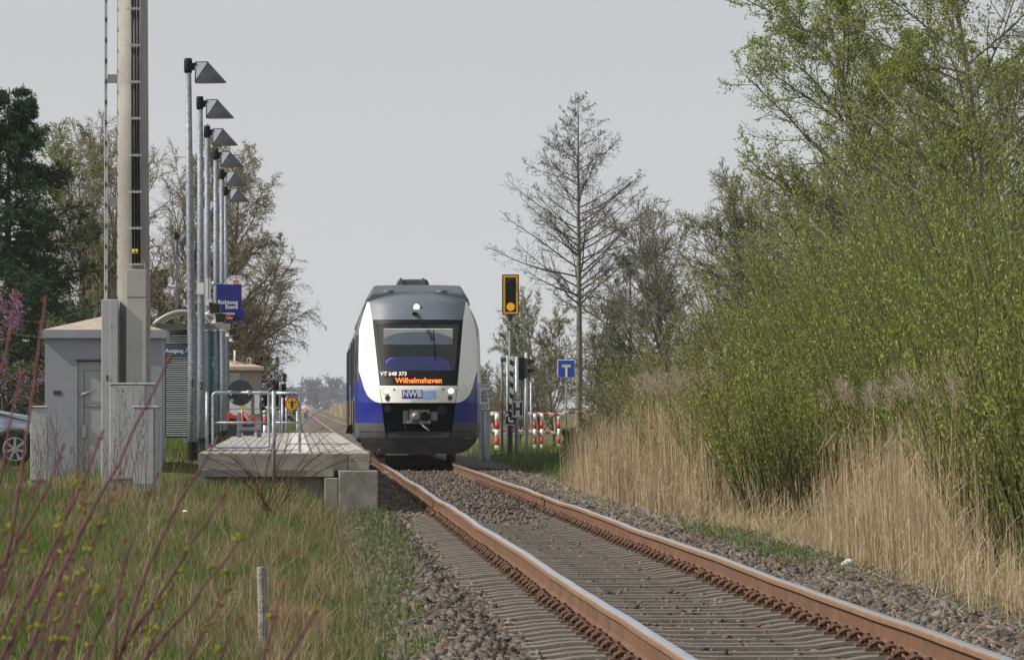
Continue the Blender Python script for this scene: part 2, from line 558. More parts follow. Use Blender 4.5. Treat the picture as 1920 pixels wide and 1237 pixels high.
# loose stones
STONE = leafmat('ballast_stone', [(0.05, 0.047, 0.043), (0.095, 0.088, 0.08), (0.145, 0.133, 0.12), (0.085, 0.066, 0.05), (0.17, 0.155, 0.14), (0.13, 0.085, 0.055), (0.11, 0.10, 0.093), (0.22, 0.195, 0.17)], 0)
ph = (1 + 5 ** 0.5) / 2
ICO_V = unit(np.array([(-1, ph, 0), (1, ph, 0), (-1, -ph, 0), (1, -ph, 0), (0, -1, ph), (0, 1, ph), (0, -1, -ph), (0, 1, -ph), (ph, 0, -1), (ph, 0, 1), (-ph, 0, -1), (-ph, 0, 1)], float))
ICO_F = np.array([(0, 11, 5), (0, 5, 1), (0, 1, 7), (0, 7, 10), (0, 10, 11), (1, 5, 9), (5, 11, 4), (11, 10, 2), (10, 7, 6), (7, 1, 8), (3, 9, 4), (3, 4, 2), (3, 2, 6), (3, 6, 8), (3, 8, 9), (4, 9, 5), (2, 4, 11), (6, 2, 10), (8, 6, 7), (9, 8, 1)])
CUBE_V = np.array([(-1, -1, -1), (1, -1, -1), (1, 1, -1), (-1, 1, -1), (-1, -1, 1), (1, -1, 1), (1, 1, 1), (-1, 1, 1)], float)
CUBE_F = np.array([(0, 2, 1), (0, 3, 2), (4, 5, 6), (4, 6, 7), (0, 1, 5), (0, 5, 4), (1, 2, 6), (1, 6, 5), (2, 3, 7), (2, 7, 6), (3, 0, 4), (3, 4, 7)])
def stones(g, x, y, zf, rad):
    N = len(x)
    V = CUBE_V[None] * (0.45 + 0.75 * g.random((N, 8, 1))) + 0.28 * g.normal(size=(N, 8, 3))
    V = V * (np.array([1.05, 0.85, 0.62]) * (0.75 + 0.5 * g.random((N, 1, 3))))
    q = unit(g.normal(size=(N, 4)))
    w, a, b, c = q.T
    M = np.stack([1 - 2 * (b * b + c * c), 2 * (a * b - c * w), 2 * (a * c + b * w), 2 * (a * b + c * w), 1 - 2 * (a * a + c * c), 2 * (b * c - a * w), 2 * (a * c - b * w), 2 * (b * c + a * w), 1 - 2 * (a * a + b * b)], -1).reshape(N, 3, 3)
    tilt = g.random(N) < 0.5
    V = np.where(tilt[:, None, None], np.einsum('nij,nkj->nki', M, V), V)
    V = V * rad[:, None, None]
    V[..., 0] += x[:, None]; V[..., 1] += y[:, None]; V[..., 2] += (zf(x, y) + rad * 0.25)[:, None]
    F = (np.arange(N) * 8)[:, None, None] + CUBE_F[None]
    return V.reshape(-1, 3), F.reshape(-1, 3)
acc = Acc()
def yfall(g, n, y0, y1):       # more stones near the viewer
    u = g.random(n); return y0 * (y1 / y0) ** u
for (x0, x1, n, y1, r0) in ((0.55, 1.42, 27000, 118, 0.026), (3.85, 5.25, 32000, 118, 0.026)):
    y = yfall(rng, n, 25, y1); x = x0 + (x1 - x0) * rng.random(n)
    acc.add(*[q for q in (lambda a: (a[0], None, a[1]))(stones(rng, x, y, bz, r0 * (0.45 + 0.85 * rng.random(n) ** 1.4)))])
y = yfall(rng, 5200, 25, 116); x = 1.35 + 2.6 * rng.random(5200)
keep = (np.abs(x - XL) > 0.13) & (np.abs(x - XR) > 0.13)
x, y = x[keep], y[keep]
v, t = stones(rng, x, y, lambda a, b: bz(a, b) + 0.016, 0.021 * (0.35 + 0.9 * rng.random(len(x)) ** 2))
acc.add(v, None, t)
y = 58 + 62 * rng.random(9000); x = 1.35 + 2.6 * rng.random(9000)
v, t = stones(rng, x, y, bz, 0.027 * (0.4 + 0.8 * rng.random(9000)))
acc.add(v, None, t)
tag(acc.obj('ballast_stones', STONE), 'loose grey and rusty brown ballast stones along both sides of the track', 'gravel', kind='stuff')

# ================================================================== TRACK
RUST = mat('rusty_rail', (0.118, 0.055, 0.026), 0.85, 0, 0.3, 3.5, 0.1, 60, stain=(0.085, 0.05, 0.032), stain_amt=0.6, sscale=1.1)
STEEL = mat('polished_rail_head', (0.62, 0.64, 0.68), 0.28, 1.0, 0.08, 2)
HEADBAND = mat('worn_rail_edge', (0.21, 0.12, 0.064), 0.6, 0.15, 0.15, 5)
CLIPRUST = mat('rusty_clip', (0.10, 0.052, 0.032), 0.85, 0, 0.3, 30)
def wav(y, k):
    f = 1 - sstep(95, 125, y)
    return f * (0.006 * np.sin(y * 0.33 + k) + 0.0028 * np.sin(y * 0.78 + 2.1 * k) + 0.0012 * np.sin(y * 1.7 + k * 3))
prof = [(-.075, -.172), (-.075, -.160), (-.03, -.145), (-.010, -.132), (-.0085, -.055), (-.020, -.044), (-.036, -.036), (-.036, -.012), (-.031, -.003), (-.022, 0.0),
        (.022, 0.0), (.031, -.003), (.036, -.012), (.036, -.036), (.020, -.044), (.0085, -.055), (.010, -.132), (.03, -.145), (.075, -.160), (.075, -.172)]
sty = np.concatenate([np.arange(14, 128, 0.75), [135, 150, 165, 180, 200, 230, 270, 330, 420, 560, 800, 1200, 1800]])
for xr, lab, k in ((XL, 'rusty rail with a polished top on the platform side of the track', 0.4), (XR, 'rusty rail with a polished top on the reed side of the track', 1.1)):
    mb = MB()
    vs, fs, n = [], [], len(prof)
    for y in sty:
        dx = float(drift(y)) + float(wav(y, k)); dz = float(wav(y * 1.13 + 5, k + 1)) * 0.9
        vs += [(xr + dx + a, y, b + (dz if b > -.05 else dz)) for a, b in prof]
    top, edge, oth = [], [], []
    for i in range(len(sty) - 1):
        for j in range(n - 1):
            q = (i * n + j, i * n + j + 1, (i + 1) * n + j + 1, (i + 1) * n + j)
            (top if j in (8, 9, 10) else edge if j in (6, 7, 11, 12) else oth).append(q)
    mb.add(vs, oth, RUST)
    k0 = 0
    for q in edge: mb.f.append(q); mb.mi.append(mb.slot(HEADBAND)); mb.sm.append(False)
    for q in top: mb.f.append(q); mb.mi.append(mb.slot(STEEL)); mb.sm.append(True)
    tag(mb.build('rail'), lab, 'rail', 'rails of the single track')

SLEEPSIDE = mat('shaded_sleeper_side', (0.058, 0.050, 0.042), 0.95, 0, 0.3, 8, 0.5, 45)  # shade on the sleeper sides, put into this darker colour
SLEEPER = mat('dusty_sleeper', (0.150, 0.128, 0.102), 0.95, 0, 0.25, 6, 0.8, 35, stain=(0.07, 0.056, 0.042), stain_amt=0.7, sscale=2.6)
def make_sleeper():
    root = None
    us = np.linspace(-1.3, 1.3, 27)
    def top(u):
        a = abs(u)
        return -0.1755 - 0.030 * (1 - float(sstep(0.32, 0.58, a))) - 0.03 * float(sstep(1.0, 1.3, a))
    mb = MB()
    vs, fs = [], []
    for u in us:
        z = top(u); w = 0.125 if abs(u) > 0.4 else 0.105
        wv = 0.006 * math.sin(u * 11) + 0.004 * math.sin(u * 23 + 1)
        vs += [(u, -w - .03 + wv, -0.36), (u, -w + wv, z - .018), (u, -w + .022 + wv, z), (u, w - .022 + wv, z), (u, w + wv, z - .018), (u, w + .03 + wv, -0.36)]
    for i in range(len(us) - 1):
        for j in range(5):
            fs.append((i * 6 + j, i * 6 + j + 1, (i + 1) * 6 + j + 1, (i + 1) * 6 + j))
    fs.append((0, 1, 2, 3, 4, 5)); e = (len(us) - 1) * 6
    fs.append(tuple(e + k for k in range(5, -1, -1)))
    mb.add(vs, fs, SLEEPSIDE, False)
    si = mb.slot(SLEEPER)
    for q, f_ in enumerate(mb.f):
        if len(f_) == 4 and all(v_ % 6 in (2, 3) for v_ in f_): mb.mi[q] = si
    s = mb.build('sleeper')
    for xr in (XL - XC, XR - XC):
        for sg in (-1, 1):
            c = MB()
            pts = []
            # spring clamp: two loops that bear on the rail foot, and a middle bend round the screw
            for (a, b, z) in ((.062, -.055, -.150), (.085, -.072, -.128), (.115, -.070, -.118), (.142, -.055, -.135), (.150, -.035, -.152), (.135, -.020, -.150), (.105, -.018, -.128), (.090, 0, -.124),
                              (.105, .018, -.128), (.135, .020, -.150), (.150, .035, -.152), (.142, .055, -.135), (.115, .070, -.118), (.085, .072, -.128), (.062, .055, -.150)):
                pts.append((xr + sg * a, b, z))
            c.tube(pts, 0.0095, 5)
            c.tube([(xr + sg * .112, 0, -.18), (xr + sg * .112, 0, -.098)], 0.011, 6, None, True, False)
            c.tube([(xr + sg * .112, 0, -.122), (xr + sg * .112, 0, -.100)], 0.021, 6, None, True, False)
            c.cbox((xr + sg * .135, 0, -.168), (.09, .13, .02))
            c.build('rail_clip', CLIPRUST, s)
    return s
proto = make_sleeper()
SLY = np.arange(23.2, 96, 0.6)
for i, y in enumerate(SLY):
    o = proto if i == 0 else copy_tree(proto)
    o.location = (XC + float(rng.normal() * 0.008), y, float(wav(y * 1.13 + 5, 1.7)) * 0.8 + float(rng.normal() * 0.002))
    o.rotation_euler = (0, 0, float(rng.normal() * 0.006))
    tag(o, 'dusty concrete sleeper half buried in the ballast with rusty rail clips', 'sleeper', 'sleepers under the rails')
# ================================================================== TRAIN
TR_WHITE = mat('train_white', (0.80, 0.775, 0.72), 0.3, 0, 0.02, 1.5, coat=0.3, stain=(0.5, 0.47, 0.4), stain_amt=0.18, sscale=2)
TR_BLUE = mat('train_blue', (0.005, 0.015, 0.21), 0.3, 0, 0.06, 2, coat=0.4)
TR_GREY = mat('train_roof_grey', (0.105, 0.125, 0.155), 0.42, 0, 0.08, 2, coat=0.2)
TR_HOOD = mat('train_hood_grey', (0.085, 0.10, 0.12), 0.5, 0, 0.12, 2)
TR_SKIRT = mat('train_skirt_grey', (0.066, 0.072, 0.078), 0.55, 0, 0.15, 3, stain=(0.13, 0.11, 0.085), stain_amt=0.6, sscale=2)
TR_APRON = mat('train_apron', (0.040, 0.041, 0.040), 0.6, 0, 0.2, 3, stain=(0.11, 0.09, 0.07), stain_amt=0.6, sscale=2.5)
TR_BLACK = mat('train_black', (0.007, 0.007, 0.008), 0.5, 0, 0.2, 4, spec=0.15)
TR_METAL = mat('coupler_steel', (0.22, 0.21, 0.20), 0.5, 0.6, 0.25, 10, 0.1, 60)
TR_SIDEGLASS = mat('side_window_glass', (0.018, 0.022, 0.028), 0.08, 0, 0.05)
TR_YELLOW = mat('door_yellow', (0.36, 0.29, 0.09), 0.5, 0, 0.1)
GLASS = glassmat('windscreen_glass', (0.86, 0.90, 0.92), 0.03)
LEDM = mat('orange_display', (0.9, 0.2, 0.03), 0.5, 0, 0, emit=(1.0, 0.2, 0.03), estr=1.3)
LAMPM = mat('lit_headlamp', (1, 0.95, 0.8), 0.4, 0, 0, emit=(1.0, 0.93, 0.74), estr=1.6)

train = thing('regional_train', 'blue and white diesel railcar with lit headlights and an orange destination display on the track', 'train', (XC, DN, 0), R(-0.30))
def interp(x, tab):
    return float(np.interp(x, [a for a, b in tab], [b for a, b in tab]))
W0 = [(0.15, .30), (.5, .20), (.68, .10), (1.28, .0), (1.62, .03), (1.68, .07), (3.05, .80), (3.44, 1.12), (3.62, 1.36)]
def F(u, z, off=0.0):
    return (u, interp(z, W0) + 0.78 * (abs(u) / 1.28) ** 3.0 - off, z)
EI = [(1.28, .775), (1.65, .825), (3.05, .965), (3.44, 1.03)]            # windscreen / pillar edge
EO = [(.15, 1.0), (.5, 1.235), (.9, 1.255), (1.95, 1.262), (2.3, 1.262), (2.85, 1.25), (3.15, 1.165), (3.44, 1.075)]
WB = [(1.28, .80), (1.31, .92), (1.36, 1.0), (1.45, 1.085), (1.6, 1.15), (1.8, 1.205), (1.97, 1.262)]
ei = lambda z: interp(z, EI)
eo = lambda z: interp(z, EO)
wb = lambda z: interp(z, WB)
def patch(mb, zs, fl, fr, nc, m=None, off=0.0, smooth=True):
    vs = []
    for z in zs:
        a, b = fl(z), fr(z)
        vs += [F(a + (b - a) * k / nc, z, off) for k in range(nc + 1)]
    fs = [(r * (nc + 1) + k, r * (nc + 1) + k + 1, (r + 1) * (nc + 1) + k + 1, (r + 1) * (nc + 1) + k) for r in range(len(zs) - 1) for k in range(nc)]
    mb.add(vs, fs, m, smooth)
def zr(a, b, n): return [a + (b - a) * i / n for i in range(n + 1)]
# white mask: bumper panel and the two swept pillars
mb = MB()
zs = zr(1.285, 1.645, 8)
patch(mb, zs, lambda z: -ei(z), ei, 18)
zs2 = [1.285, 1.31, 1.36, 1.45, 1.52, 1.6, 1.7, 1.8, 1.9] + zr(1.97, 3.44, 20)
for sg in (-1, 1):
    patch(mb, zs2, lambda z: sg * (ei(z) + .002), lambda z: sg * (min(wb(z), eo(z)) if z < 1.97 else eo(z)), 8)
mb.build('front_mask', TR_WHITE, train)
for sg in (-1, 1):                                      # blue cheeks below the white sweep
    mb = MB()
    patch(mb, [.86, 1.0, 1.15, 1.285], lambda z: sg * (.735 + .05 * (z - .86) / .42), lambda z: sg * eo(z), 9)
    patch(mb, [1.285, 1.31, 1.36, 1.45, 1.52, 1.6, 1.7, 1.8, 1.9, 1.968], lambda z: sg * wb(z), lambda z: sg * eo(z), 5)
    mb.build('front_cheek', TR_BLUE, train)
mb = MB()                                               # grey skirt
for sg in (-1, 1):
    patch(mb, [.54, .62, .74, .86], lambda z: sg * (.69 + .045 * (z - .54) / .32), lambda z: sg * eo(z), 8)
patch(mb, [.54, .60, .672], lambda z: -.685, lambda z: .685, 12)
mb.box(-.64, .64, .16, .20, .545, .665)
mb.build('front_skirt', TR_SKIRT, train)
mb = MB()                                               # snow plough apron
zs = [.20, .24, .34, .45, .535]
ap = lambda z: interp(z, [(.20, .80), (.24, .97), (.34, 1.12), (.45, 1.22), (.535, 1.25)])
vs = []
for z in zs:
    for k in range(17):
        u = -ap(z) + 2 * ap(z) * k / 16
        vs.append((u, .10 + (.535 - z) * .55 + .55 * (abs(u) / 1.25) ** 2, z))
mb.add(vs, [(r * 17 + k, r * 17 + k + 1, (r + 1) * 17 + k + 1, (r + 1) * 17 + k) for r in range(4) for k in range(16)], None, True)
mb.build('snow_plough', TR_APRON, train)
mb = MB()                                               # black coupler recess
mb.box(-.78, .78, .52, .56, .66, 1.30)
for sg in (-1, 1):
    mb.add([F(sg * .785, 1.285), F(sg * .69, .68), (sg * .69, .55, .68), (sg * .785, .55, 1.285)], [(0, 1, 2, 3)])
mb.add([(-.7, .12, .675), (.7, .12, .675), (.7, .55, .675), (-.7, .55, .675)], [(0, 1, 2, 3)])
mb.add([(-.78, .06, 1.283), (.78, .06, 1.283), (.78, .55, 1.283), (-.78, .55, 1.283)], [(0, 1, 2, 3)])
mb.build('coupler_recess', TR_BLACK, train)
cp = MB()                                               # automatic coupler
cp.box(-.20, .235, .10, .42, .86, 1.14)
cp.box(-.33, -.22, .14, .40, .84, 1.12); cp.box(.255, .40, .16, .42, .90, 1.10)
cp.box(-.24, .26, .06, .12, .84, .90)
cpo = cp.build('coupler', TR_METAL, train, 0.012)
k = MB(); k.tube([(-.055, .14, .99), (-.055, .02, .99), (-.055, -.10, .985)], [.125, .11, .055], 14); k.build('coupler_cone', TR_METAL, cpo)
k = MB(); k.disc((.13, .09, .99), .105, 'y', .03, 20); k.build('coupler_funnel', TR_BLACK, cpo)
k = MB(); k.tube([(.02, .02, .87), (.09, -.06, .80), (.21, -.12, .70)], .02, 8); k.build('uncoupling_bar', GALV, cpo)
k = MB()
k.tube([(-.27, .2, .86), (-.28, .12, .74), (-.2, .15, .7)], .018, 6); k.tube([(.3, .2, .9), (.33, .1, .78), (.26, .14, .7)], .018, 6)
k.build('air_hose', TR_BLACK, cpo)
# windscreen, interior behind it
mb = MB(); patch(mb, zr(1.648, 3.05, 12), lambda z: -ei(z), ei, 16, None, -0.012); ws = mb.build('windscreen', GLASS, train)
mb = MB()                                               # black printed frame of the windscreen
for sg in (-1, 1):
    patch(mb, zr(1.66, 3.04, 12), lambda z: sg * (ei(z) - .075), lambda z: sg * (ei(z) - .001), 2, None, -0.004)
patch(mb, [2.96, 3.0, 3.045], lambda z: -ei(z), ei, 16, None, -0.003)
patch(mb, [1.655, 1.8, 1.965], lambda z: -ei(z), ei, 16, None, -0.003)
mb.build('screen_surround', TR_BLACK, train)
mb = MB()
mb.box(-1.0, 1.0, 2.35, 2.40, 1.4, 3.1); mb.box(-.9, .9, .6, 2.35, 1.36, 1.40)
mb.build('cab_wall', mat('cab_interior', (0.016, 0.018, 0.022), 0.8, 0, 0.2, spec=0.1), train)
mb = MB(); mb.cbox((0, .73, 2.69), (1.47, .012, .37), None, Matrix.Rotation(R(27), 3, 'X')); mb.build('sun_blind', mat('sun_blind_fabric', (0.80, 0.88, 0.86), 0.8, 0, 0.05), train)
mb = MB()
ds = [(-.70, 1.95), (-.70, 2.16), (-.60, 2.24), (-.1, 2.275), (.35, 2.26), (.60, 2.20), (.70, 2.05), (.70, 1.95)]
mb.prism(ds, .42, .85); mb.build('dashboard', mat('dashboard_blue', (0.05, 0.06, 0.48), 0.55, 0, 0.1), train, 0.03)
mb = MB(); mb.tube([(-.23, 1.55, 2.0), (-.23, 1.55, 2.36), (-.23, 1.52, 2.40)], [.2, .17, .08], 12); mb.tube([(-.23, 1.5, 2.40), (-.23, 1.48, 2.48), (-.23, 1.49, 2.56), (-.23, 1.5, 2.60)], [.05, .085, .08, .03], 12)
mb.build('driver_seat', mat('seat_fabric', (0.05, 0.05, 0.07), 0.9), train)
for sg in (-1, 1):
    mb = MB(); vs = []
    for z in (1.5, 2.0, 2.5, 3.06):
        p = F(sg * (ei(z) - .03), z, -.05); vs += [p, (p[0], 2.35, z)]
    mb.add(vs, [(2 * i, 2 * i + 1, 2 * i + 3, 2 * i + 2) for i in range(3)]); mb.build('cab_lining', mat('cab_interior', (.035, .037, .042)), train)
# display and numbers on the lower black band
mb = MB(); patch(mb, [1.685, 1.75, 1.825], lambda z: -.55, lambda z: .55, 10, None, 0.006); mb.build('display_window', mat('display_black', (0.014, 0.01, 0.009), 0.4, 0, 0, spec=0.1), train)
text('Wilhelmshaven', .172, LEDM, train, (.0, F(0, 1.745)[1] - .03, 1.752), (R(72), 0, 0), bold=.002, sx=.93)
text('VT 648 373', .125, WHITETXT, train, (-.53, F(.56, 1.89)[1] - .05, 1.895), (R(66), 0, R(-16)), bold=.0025, sx=.98)
# logo
mb = MB(); patch(mb, [1.375, 1.46, 1.555], lambda z: -.355, lambda z: .078, 6, None, .004); lg = mb.build('logo_panel', mat('logo_blue', (0.01, 0.03, 0.30), 0.4, 0, 0), train)
text('NWB', .185, WHITETXT, lg, (-.14, -.026, 1.468), bold=.006, sx=.92)
mb = MB(); patch(mb, [1.36, 1.46, 1.54], lambda z: .08, lambda z: .375, 6, None, .004); mb.build('logo_panel', mat('logo_pale_blue', (0.27, 0.42, 0.66), 0.4, 0, 0), train)
for sg in (-1, 1):
    mb = MB(); patch(mb, zr(1.29, 1.645, 5), lambda z: sg * (ei(z) - .004), lambda z: sg * (ei(z) + .008), 1, None, .003); mb.build('panel_seam', DKGREY, train)
    mb = MB(); patch(mb, zr(.545, .67, 3), lambda z: sg * .684, lambda z: sg * .694, 1, None, .003); mb.build('panel_seam', TR_BLACK, train)
mb = MB(); patch(mb, [.668, .676], lambda z: -1.25, lambda z: -.70, 8, None, .003); patch(mb, [.668, .676], lambda z: .70, lambda z: 1.25, 8, None, .003); mb.build('skirt_seam', TR_BLACK, train)
# lamps
for (u, z, r) in ((-.68, 1.535, .062), (.685, 1.535, .062), (-.03, 3.322, .066)):
    p = F(u, z)
    k = MB(); k.disc((u, p[1] - .012, z), r * 1.25, 'y', .03, 24); h = k.build('headlight', mat('lamp_ring', (.12, .12, .13), .35, .6), train)
    k = MB(); k.disc((u, p[1] - .03, z), r, 'y', .012, 24); k.build('lamp_lens', LAMPM, h)
for (u, z, r) in ((-.652, 1.383, .062), (.66, 1.388, .058)):
    p = F(u, z)
    k = MB(); k.disc((u, p[1] - .01, z), r, 'y', .02, 22); h = k.build('tail_light', TR_METAL, train)
    k = MB(); k.disc((u, p[1] - .022, z), r * .7, 'y', .008, 20); k.build('lamp_lens', mat('tail_lens', (.03, .035, .04), .15), h)
for u in (-.52, .52):
    p = F(u, 1.56); k = MB(); k.disc((u, p[1] - .006, 1.565), .018, 'y', .01, 12); k.build('sensor', TR_BLACK, train)
k = MB(); k.disc((-.655, .49, 1.165), .085, 'y', .04, 20); k.build('horn', mat('horn_grey', (.07, .085, .10), .4, .3), train)
k = MB(); k.disc((.50, .49, 1.13), .10, 'y', .04, 20); k.build('horn', mat('horn_dark', (.03, .035, .04), .4, .3), train)
# forehead (grey panel above the windscreen)
zt = lambda u: 3.615 - .175 * (u / 1.05) ** 2
mb = MB(); rows = 8; nc = 20; vs = []
for r in range(rows + 1):
    for k in range(nc + 1):
        a = -1 + 2 * k / nc
        zlo = 3.052; 
        hw = interp(r / rows, [(0, .967), (1, 1.03)])
        u = a * hw
        z = zlo + (zt(u) - zlo) * r / rows
        vs.append(F(u, z))
mb.add(vs, [(r * (nc + 1) + k, r * (nc + 1) + k + 1, (r + 1) * (nc + 1) + k + 1, (r + 1) * (nc + 1) + k) for r in range(rows) for k in range(nc)], None, True)
for k in range(46):
    u = -1.0 + 2.0 * k / 45; p = F(u, zt(u))
    mb.box(p[0] - .011, p[0] + .011, p[1] - .015, p[1] + .05, p[2] - .006, p[2] + .02, mat('seal_teeth', (.42, .44, .47), .6) if k % 1 == 0 else None)
mb.mats = [TR_GREY, mat('seal_teeth', (.42, .44, .47), .6)]
nf = rows * nc
mb.mi = [0] * nf + [1] * (len(mb.f) - nf)
mb.build('roof_fairing', None, train)
# car bodies
def hb(z): return interp(z, [(.5, 1.30), (.95, 1.335), (1.6, 1.34), (2.6, 1.325), (2.95, 1.27), (3.2, 1.15), (3.38, .96), (3.5, .66), (3.57, .3), (3.59, 0)])
bands = [('body_skirt', [.5, .7, .95], TR_SKIRT), ('body_panel', [.95, 1.2, 1.6, 1.72], TR_BLUE), ('window_band', [1.72, 2.0, 2.4, 2.72], TR_SIDEGLASS), ('body_roof', [2.72, 2.95, 3.1, 3.2, 3.3, 3.38, 3.45, 3.5, 3.54, 3.57, 3.59], TR_GREY)]
y0s, y1s = 2.1, 20.6
for ci, (ya, yb) in enumerate(((2.1, 20.4), (21.2, 40.5))):
    for nm, zs, m in bands:
        mb = MB()
        for sg in (-1, 1):
            vs = []
            for z in zs:
                vs += [(sg * hb(z), ya, z), (sg * hb(z), yb, z)]
            mb.add(vs, [(2 * i, 2 * i + 1, 2 * i + 3, 2 * i + 2) for i in range(len(zs) - 1)], None, nm == 'body_roof')
        if nm == 'body_roof':
            for yy in (yb,) if ci == 0 else (ya, yb):
                full = [.5, .95, 1.6, 2.2, 2.6, 2.95, 3.2, 3.38, 3.5, 3.57, 3.59]
                ring = [(hb(z), yy, z) for z in full] + [(-hb(z), yy, z) for z in reversed(full[:-1])]
                mb.add(ring, [tuple(range(len(ring)))])
        mb.build(nm, m, train)
mb = MB(); mb.box(-1.1, 1.1, 20.4, 21.2, .7, 3.4); mb.build('gangway_bellows', TR_BLACK, train)
for sg in (-1, 1):                                       # corner pieces from the front outline to the body side
    for nm, zs, m in (('corner_skirt', [.54, .7, .86], TR_SKIRT), ('corner_panel', [.86, 1.1, 1.4, 1.72], TR_BLUE), ('cab_side_window', [1.72, 2.0, 2.4, 2.72], TR_SIDEGLASS), ('corner_roof', [2.72, 2.85, 3.0, 3.15, 3.3, 3.44], TR_GREY)):
        mb = MB(); vs = []
        for z in zs:
            p = F(sg * eo(z), z); q = (sg * hb(z), 2.1, z)
            for k in range(6):
                t = k / 5; bul = math.sin(t * math.pi) * .05
                vs.append((p[0] + (q[0] - p[0]) * t + sg * bul, p[1] + (q[1] - p[1]) * t, z))
        mb.add(vs, [(r * 6 + k, r * 6 + k + 1, r * 6 + k + 7, r * 6 + k + 6) for r in range(len(zs) - 1) for k in range(5)], None, True)
        mb.build(nm, m, train)
mb = MB(); vs = []                                      # roof over the cab
for k in range(21):
    a = -1 + 2 * k / 20; u = a * 1.06
    vs += [F(u, zt(u)), (u, 2.1, 3.60 - .13 * a * a)]
mb.add(vs, [(2 * k, 2 * k + 1, 2 * k + 3, 2 * k + 2) for k in range(20)], None, True)
mb.build('cab_roof', TR_GREY, train)
# doors, window posts, step
for yd in (6.2, 13.6, 27.5, 34.5):
    for sg in (-1, 1):
        mb = MB(); x = sg * 1.335
        mb.box(min(x, x + sg * .02), max(x, x + sg * .02), yd, yd + 1.35, .62, 2.72, TR_BLACK)
        d = mb.build('passenger_door', None, train)
        mb = MB(); mb.box(min(x + sg * .021, x + sg * .03), max(x + sg * .021, x + sg * .03), yd + .08, yd + 1.27, .68, 1.35); mb.build('door_panel', TR_YELLOW, d)
for sg in (-1, 1):
    mb = MB()
    for yy in np.arange(3.4, 40, 1.75):
        x = sg * 1.336; mb.box(x - .012, x + .012, yy, yy + .12, 1.72, 2.66)
    mb.build('window_posts', TR_GREY, train)
mb = MB(); mb.prism([(-1.52, .62), (-1.37, .60), (-1.37, .80), (-1.45, .82)], 5.0, 6.0); mb.build('entrance_step', TR_BLACK, train)
text('NWB', .18, WHITETXT, train, (-1.35, 3.2, 1.35), (math.pi / 2, 0, -math.pi / 2), bold=.004)
# roof hood and exhaust housing
def hood(name, ya, yb, sec, top, m, parent):
    mb = MB(); n = len(sec)
    vs = [(a, ya, b) for a, b in sec] + [(a * .995, ya + .25, b) for a, b in top] + [(a * .995, yb - .25, b) for a, b in top] + [(a, yb, b) for a, b in sec]
    fs = []
    for r in range(3):
        fs += [(r * n + i, r * n + (i + 1) % n, (r + 1) * n + (i + 1) % n, (r + 1) * n + i) for i in range(n)]
    fs += [tuple(range(n - 1, -1, -1)), tuple(3 * n + i for i in range(n))]
    mb.add(vs, fs); return mb.build(name, m, parent, .03)
sec = [(-1.14, 3.36), (-1.10, 3.50), (-.98, 3.62), (-.5, 3.66), (.5, 3.66), (.98, 3.62), (1.10, 3.50), (1.14, 3.36)]
topc = [(-1.14, 3.36), (-1.08, 3.56), (-.93, 3.80), (-.45, 3.815), (.45, 3.815), (.93, 3.80), (1.08, 3.56), (1.14, 3.36)]
h1 = hood('roof_hood', 1.75, 5.2, sec, topc, TR_HOOD, train)
hood('roof_hood', 6.5, 17.0, sec, topc, TR_HOOD, train)
hood('roof_hood', 23.5, 38.0, sec, topc, TR_HOOD, train)
for u in (-.62, .52):
    mb = MB(); mb.tube([(u - .1, 1.80, 3.655), (u + .1, 1.80, 3.655)], .05, 10); mb.build('roof_hump', TR_HOOD, h1)
ex = hood('exhaust_housing', 5.4, 6.6, [(-.40, 3.55), (-.40, 3.9), (-.36, 4.0), (-.1, 4.02), (.1, 4.02), (.30, 4.0), (.33, 3.9), (.33, 3.55)], [(-.40, 3.55), (-.40, 3.9), (-.36, 4.02), (-.1, 4.03), (.1, 4.03), (.30, 4.02), (.33, 3.9), (.33, 3.55)], TR_HOOD, train)
for u in (-.30, .20):
    mb = MB(); mb.box(u - .025, u + .025, 5.34, 5.5, 3.56, 4.045); mb.build('housing_rib', TR_GREY, ex)
# wiper
mb = MB()
pa, pb = F(-.07, 3.19, .04), F(.30, 2.64, .05)
mb.tube([pa, pb], .010, 6); mb.tube([(pa[0] + .045, pa[1], pa[2] + .01), (pb[0] + .04, pb[1], pb[2] + .02)], .008, 6)
mb.cbox((pa[0], pa[1], pa[2]), (.10, .07, .05))
wo_ = mb.build('wiper', TR_BLACK, train)
mb = MB(); mb.tube([F(.32, 2.90, .03), F(.345, 2.55, .03), F(.37, 2.21, .03)], .010, 6); mb.cbox(pb, (.08, .04, .03)); mb.build('wiper_blade', TR_BLACK, wo_)
# bogies
for yb in (2.9, 20.8, 37.4):
    mb = MB(); mb.box(-.95, -.80, yb - 1.5, yb + 1.5, .35, .62); mb.box(.80, .95, yb - 1.5, yb + 1.5, .35, .62); mb.box(-.8, .8, yb - .3, yb + .3, .3, .6)
    bo = mb.build('bogie', TR_BLACK, train)
    for dy in (-.95, .95):
        for sg in (-1, 1):
            mb = MB(); mb.tube([(sg * .68, yb + dy, .40), (sg * .715, yb + dy, .40), (sg * .72, yb + dy, .40), (sg * .82, yb + dy, .40)], [.43, .43, .39, .385], 24)
            mb.build('wheel', mat('wheel_steel', (.10, .085, .075), .6, .5), bo)
        mb = MB(); mb.tube([(-.7, yb + dy, .4), (.7, yb + dy, .4)], .08, 10); mb.build('axle', TR_BLACK, bo)
mb = MB()
for ya, yb in ((5, 9), (10, 17), (24, 29), (30, 35)): mb.box(-1.1, 1.1, ya, yb, .28, .55)
mb.build('underfloor_box', TR_BLACK, train)
mb = MB(); mb.box(-1.25, 1.25, .9, 40, .55, .62); mb.build('floor_pan', TR_BLACK, train)
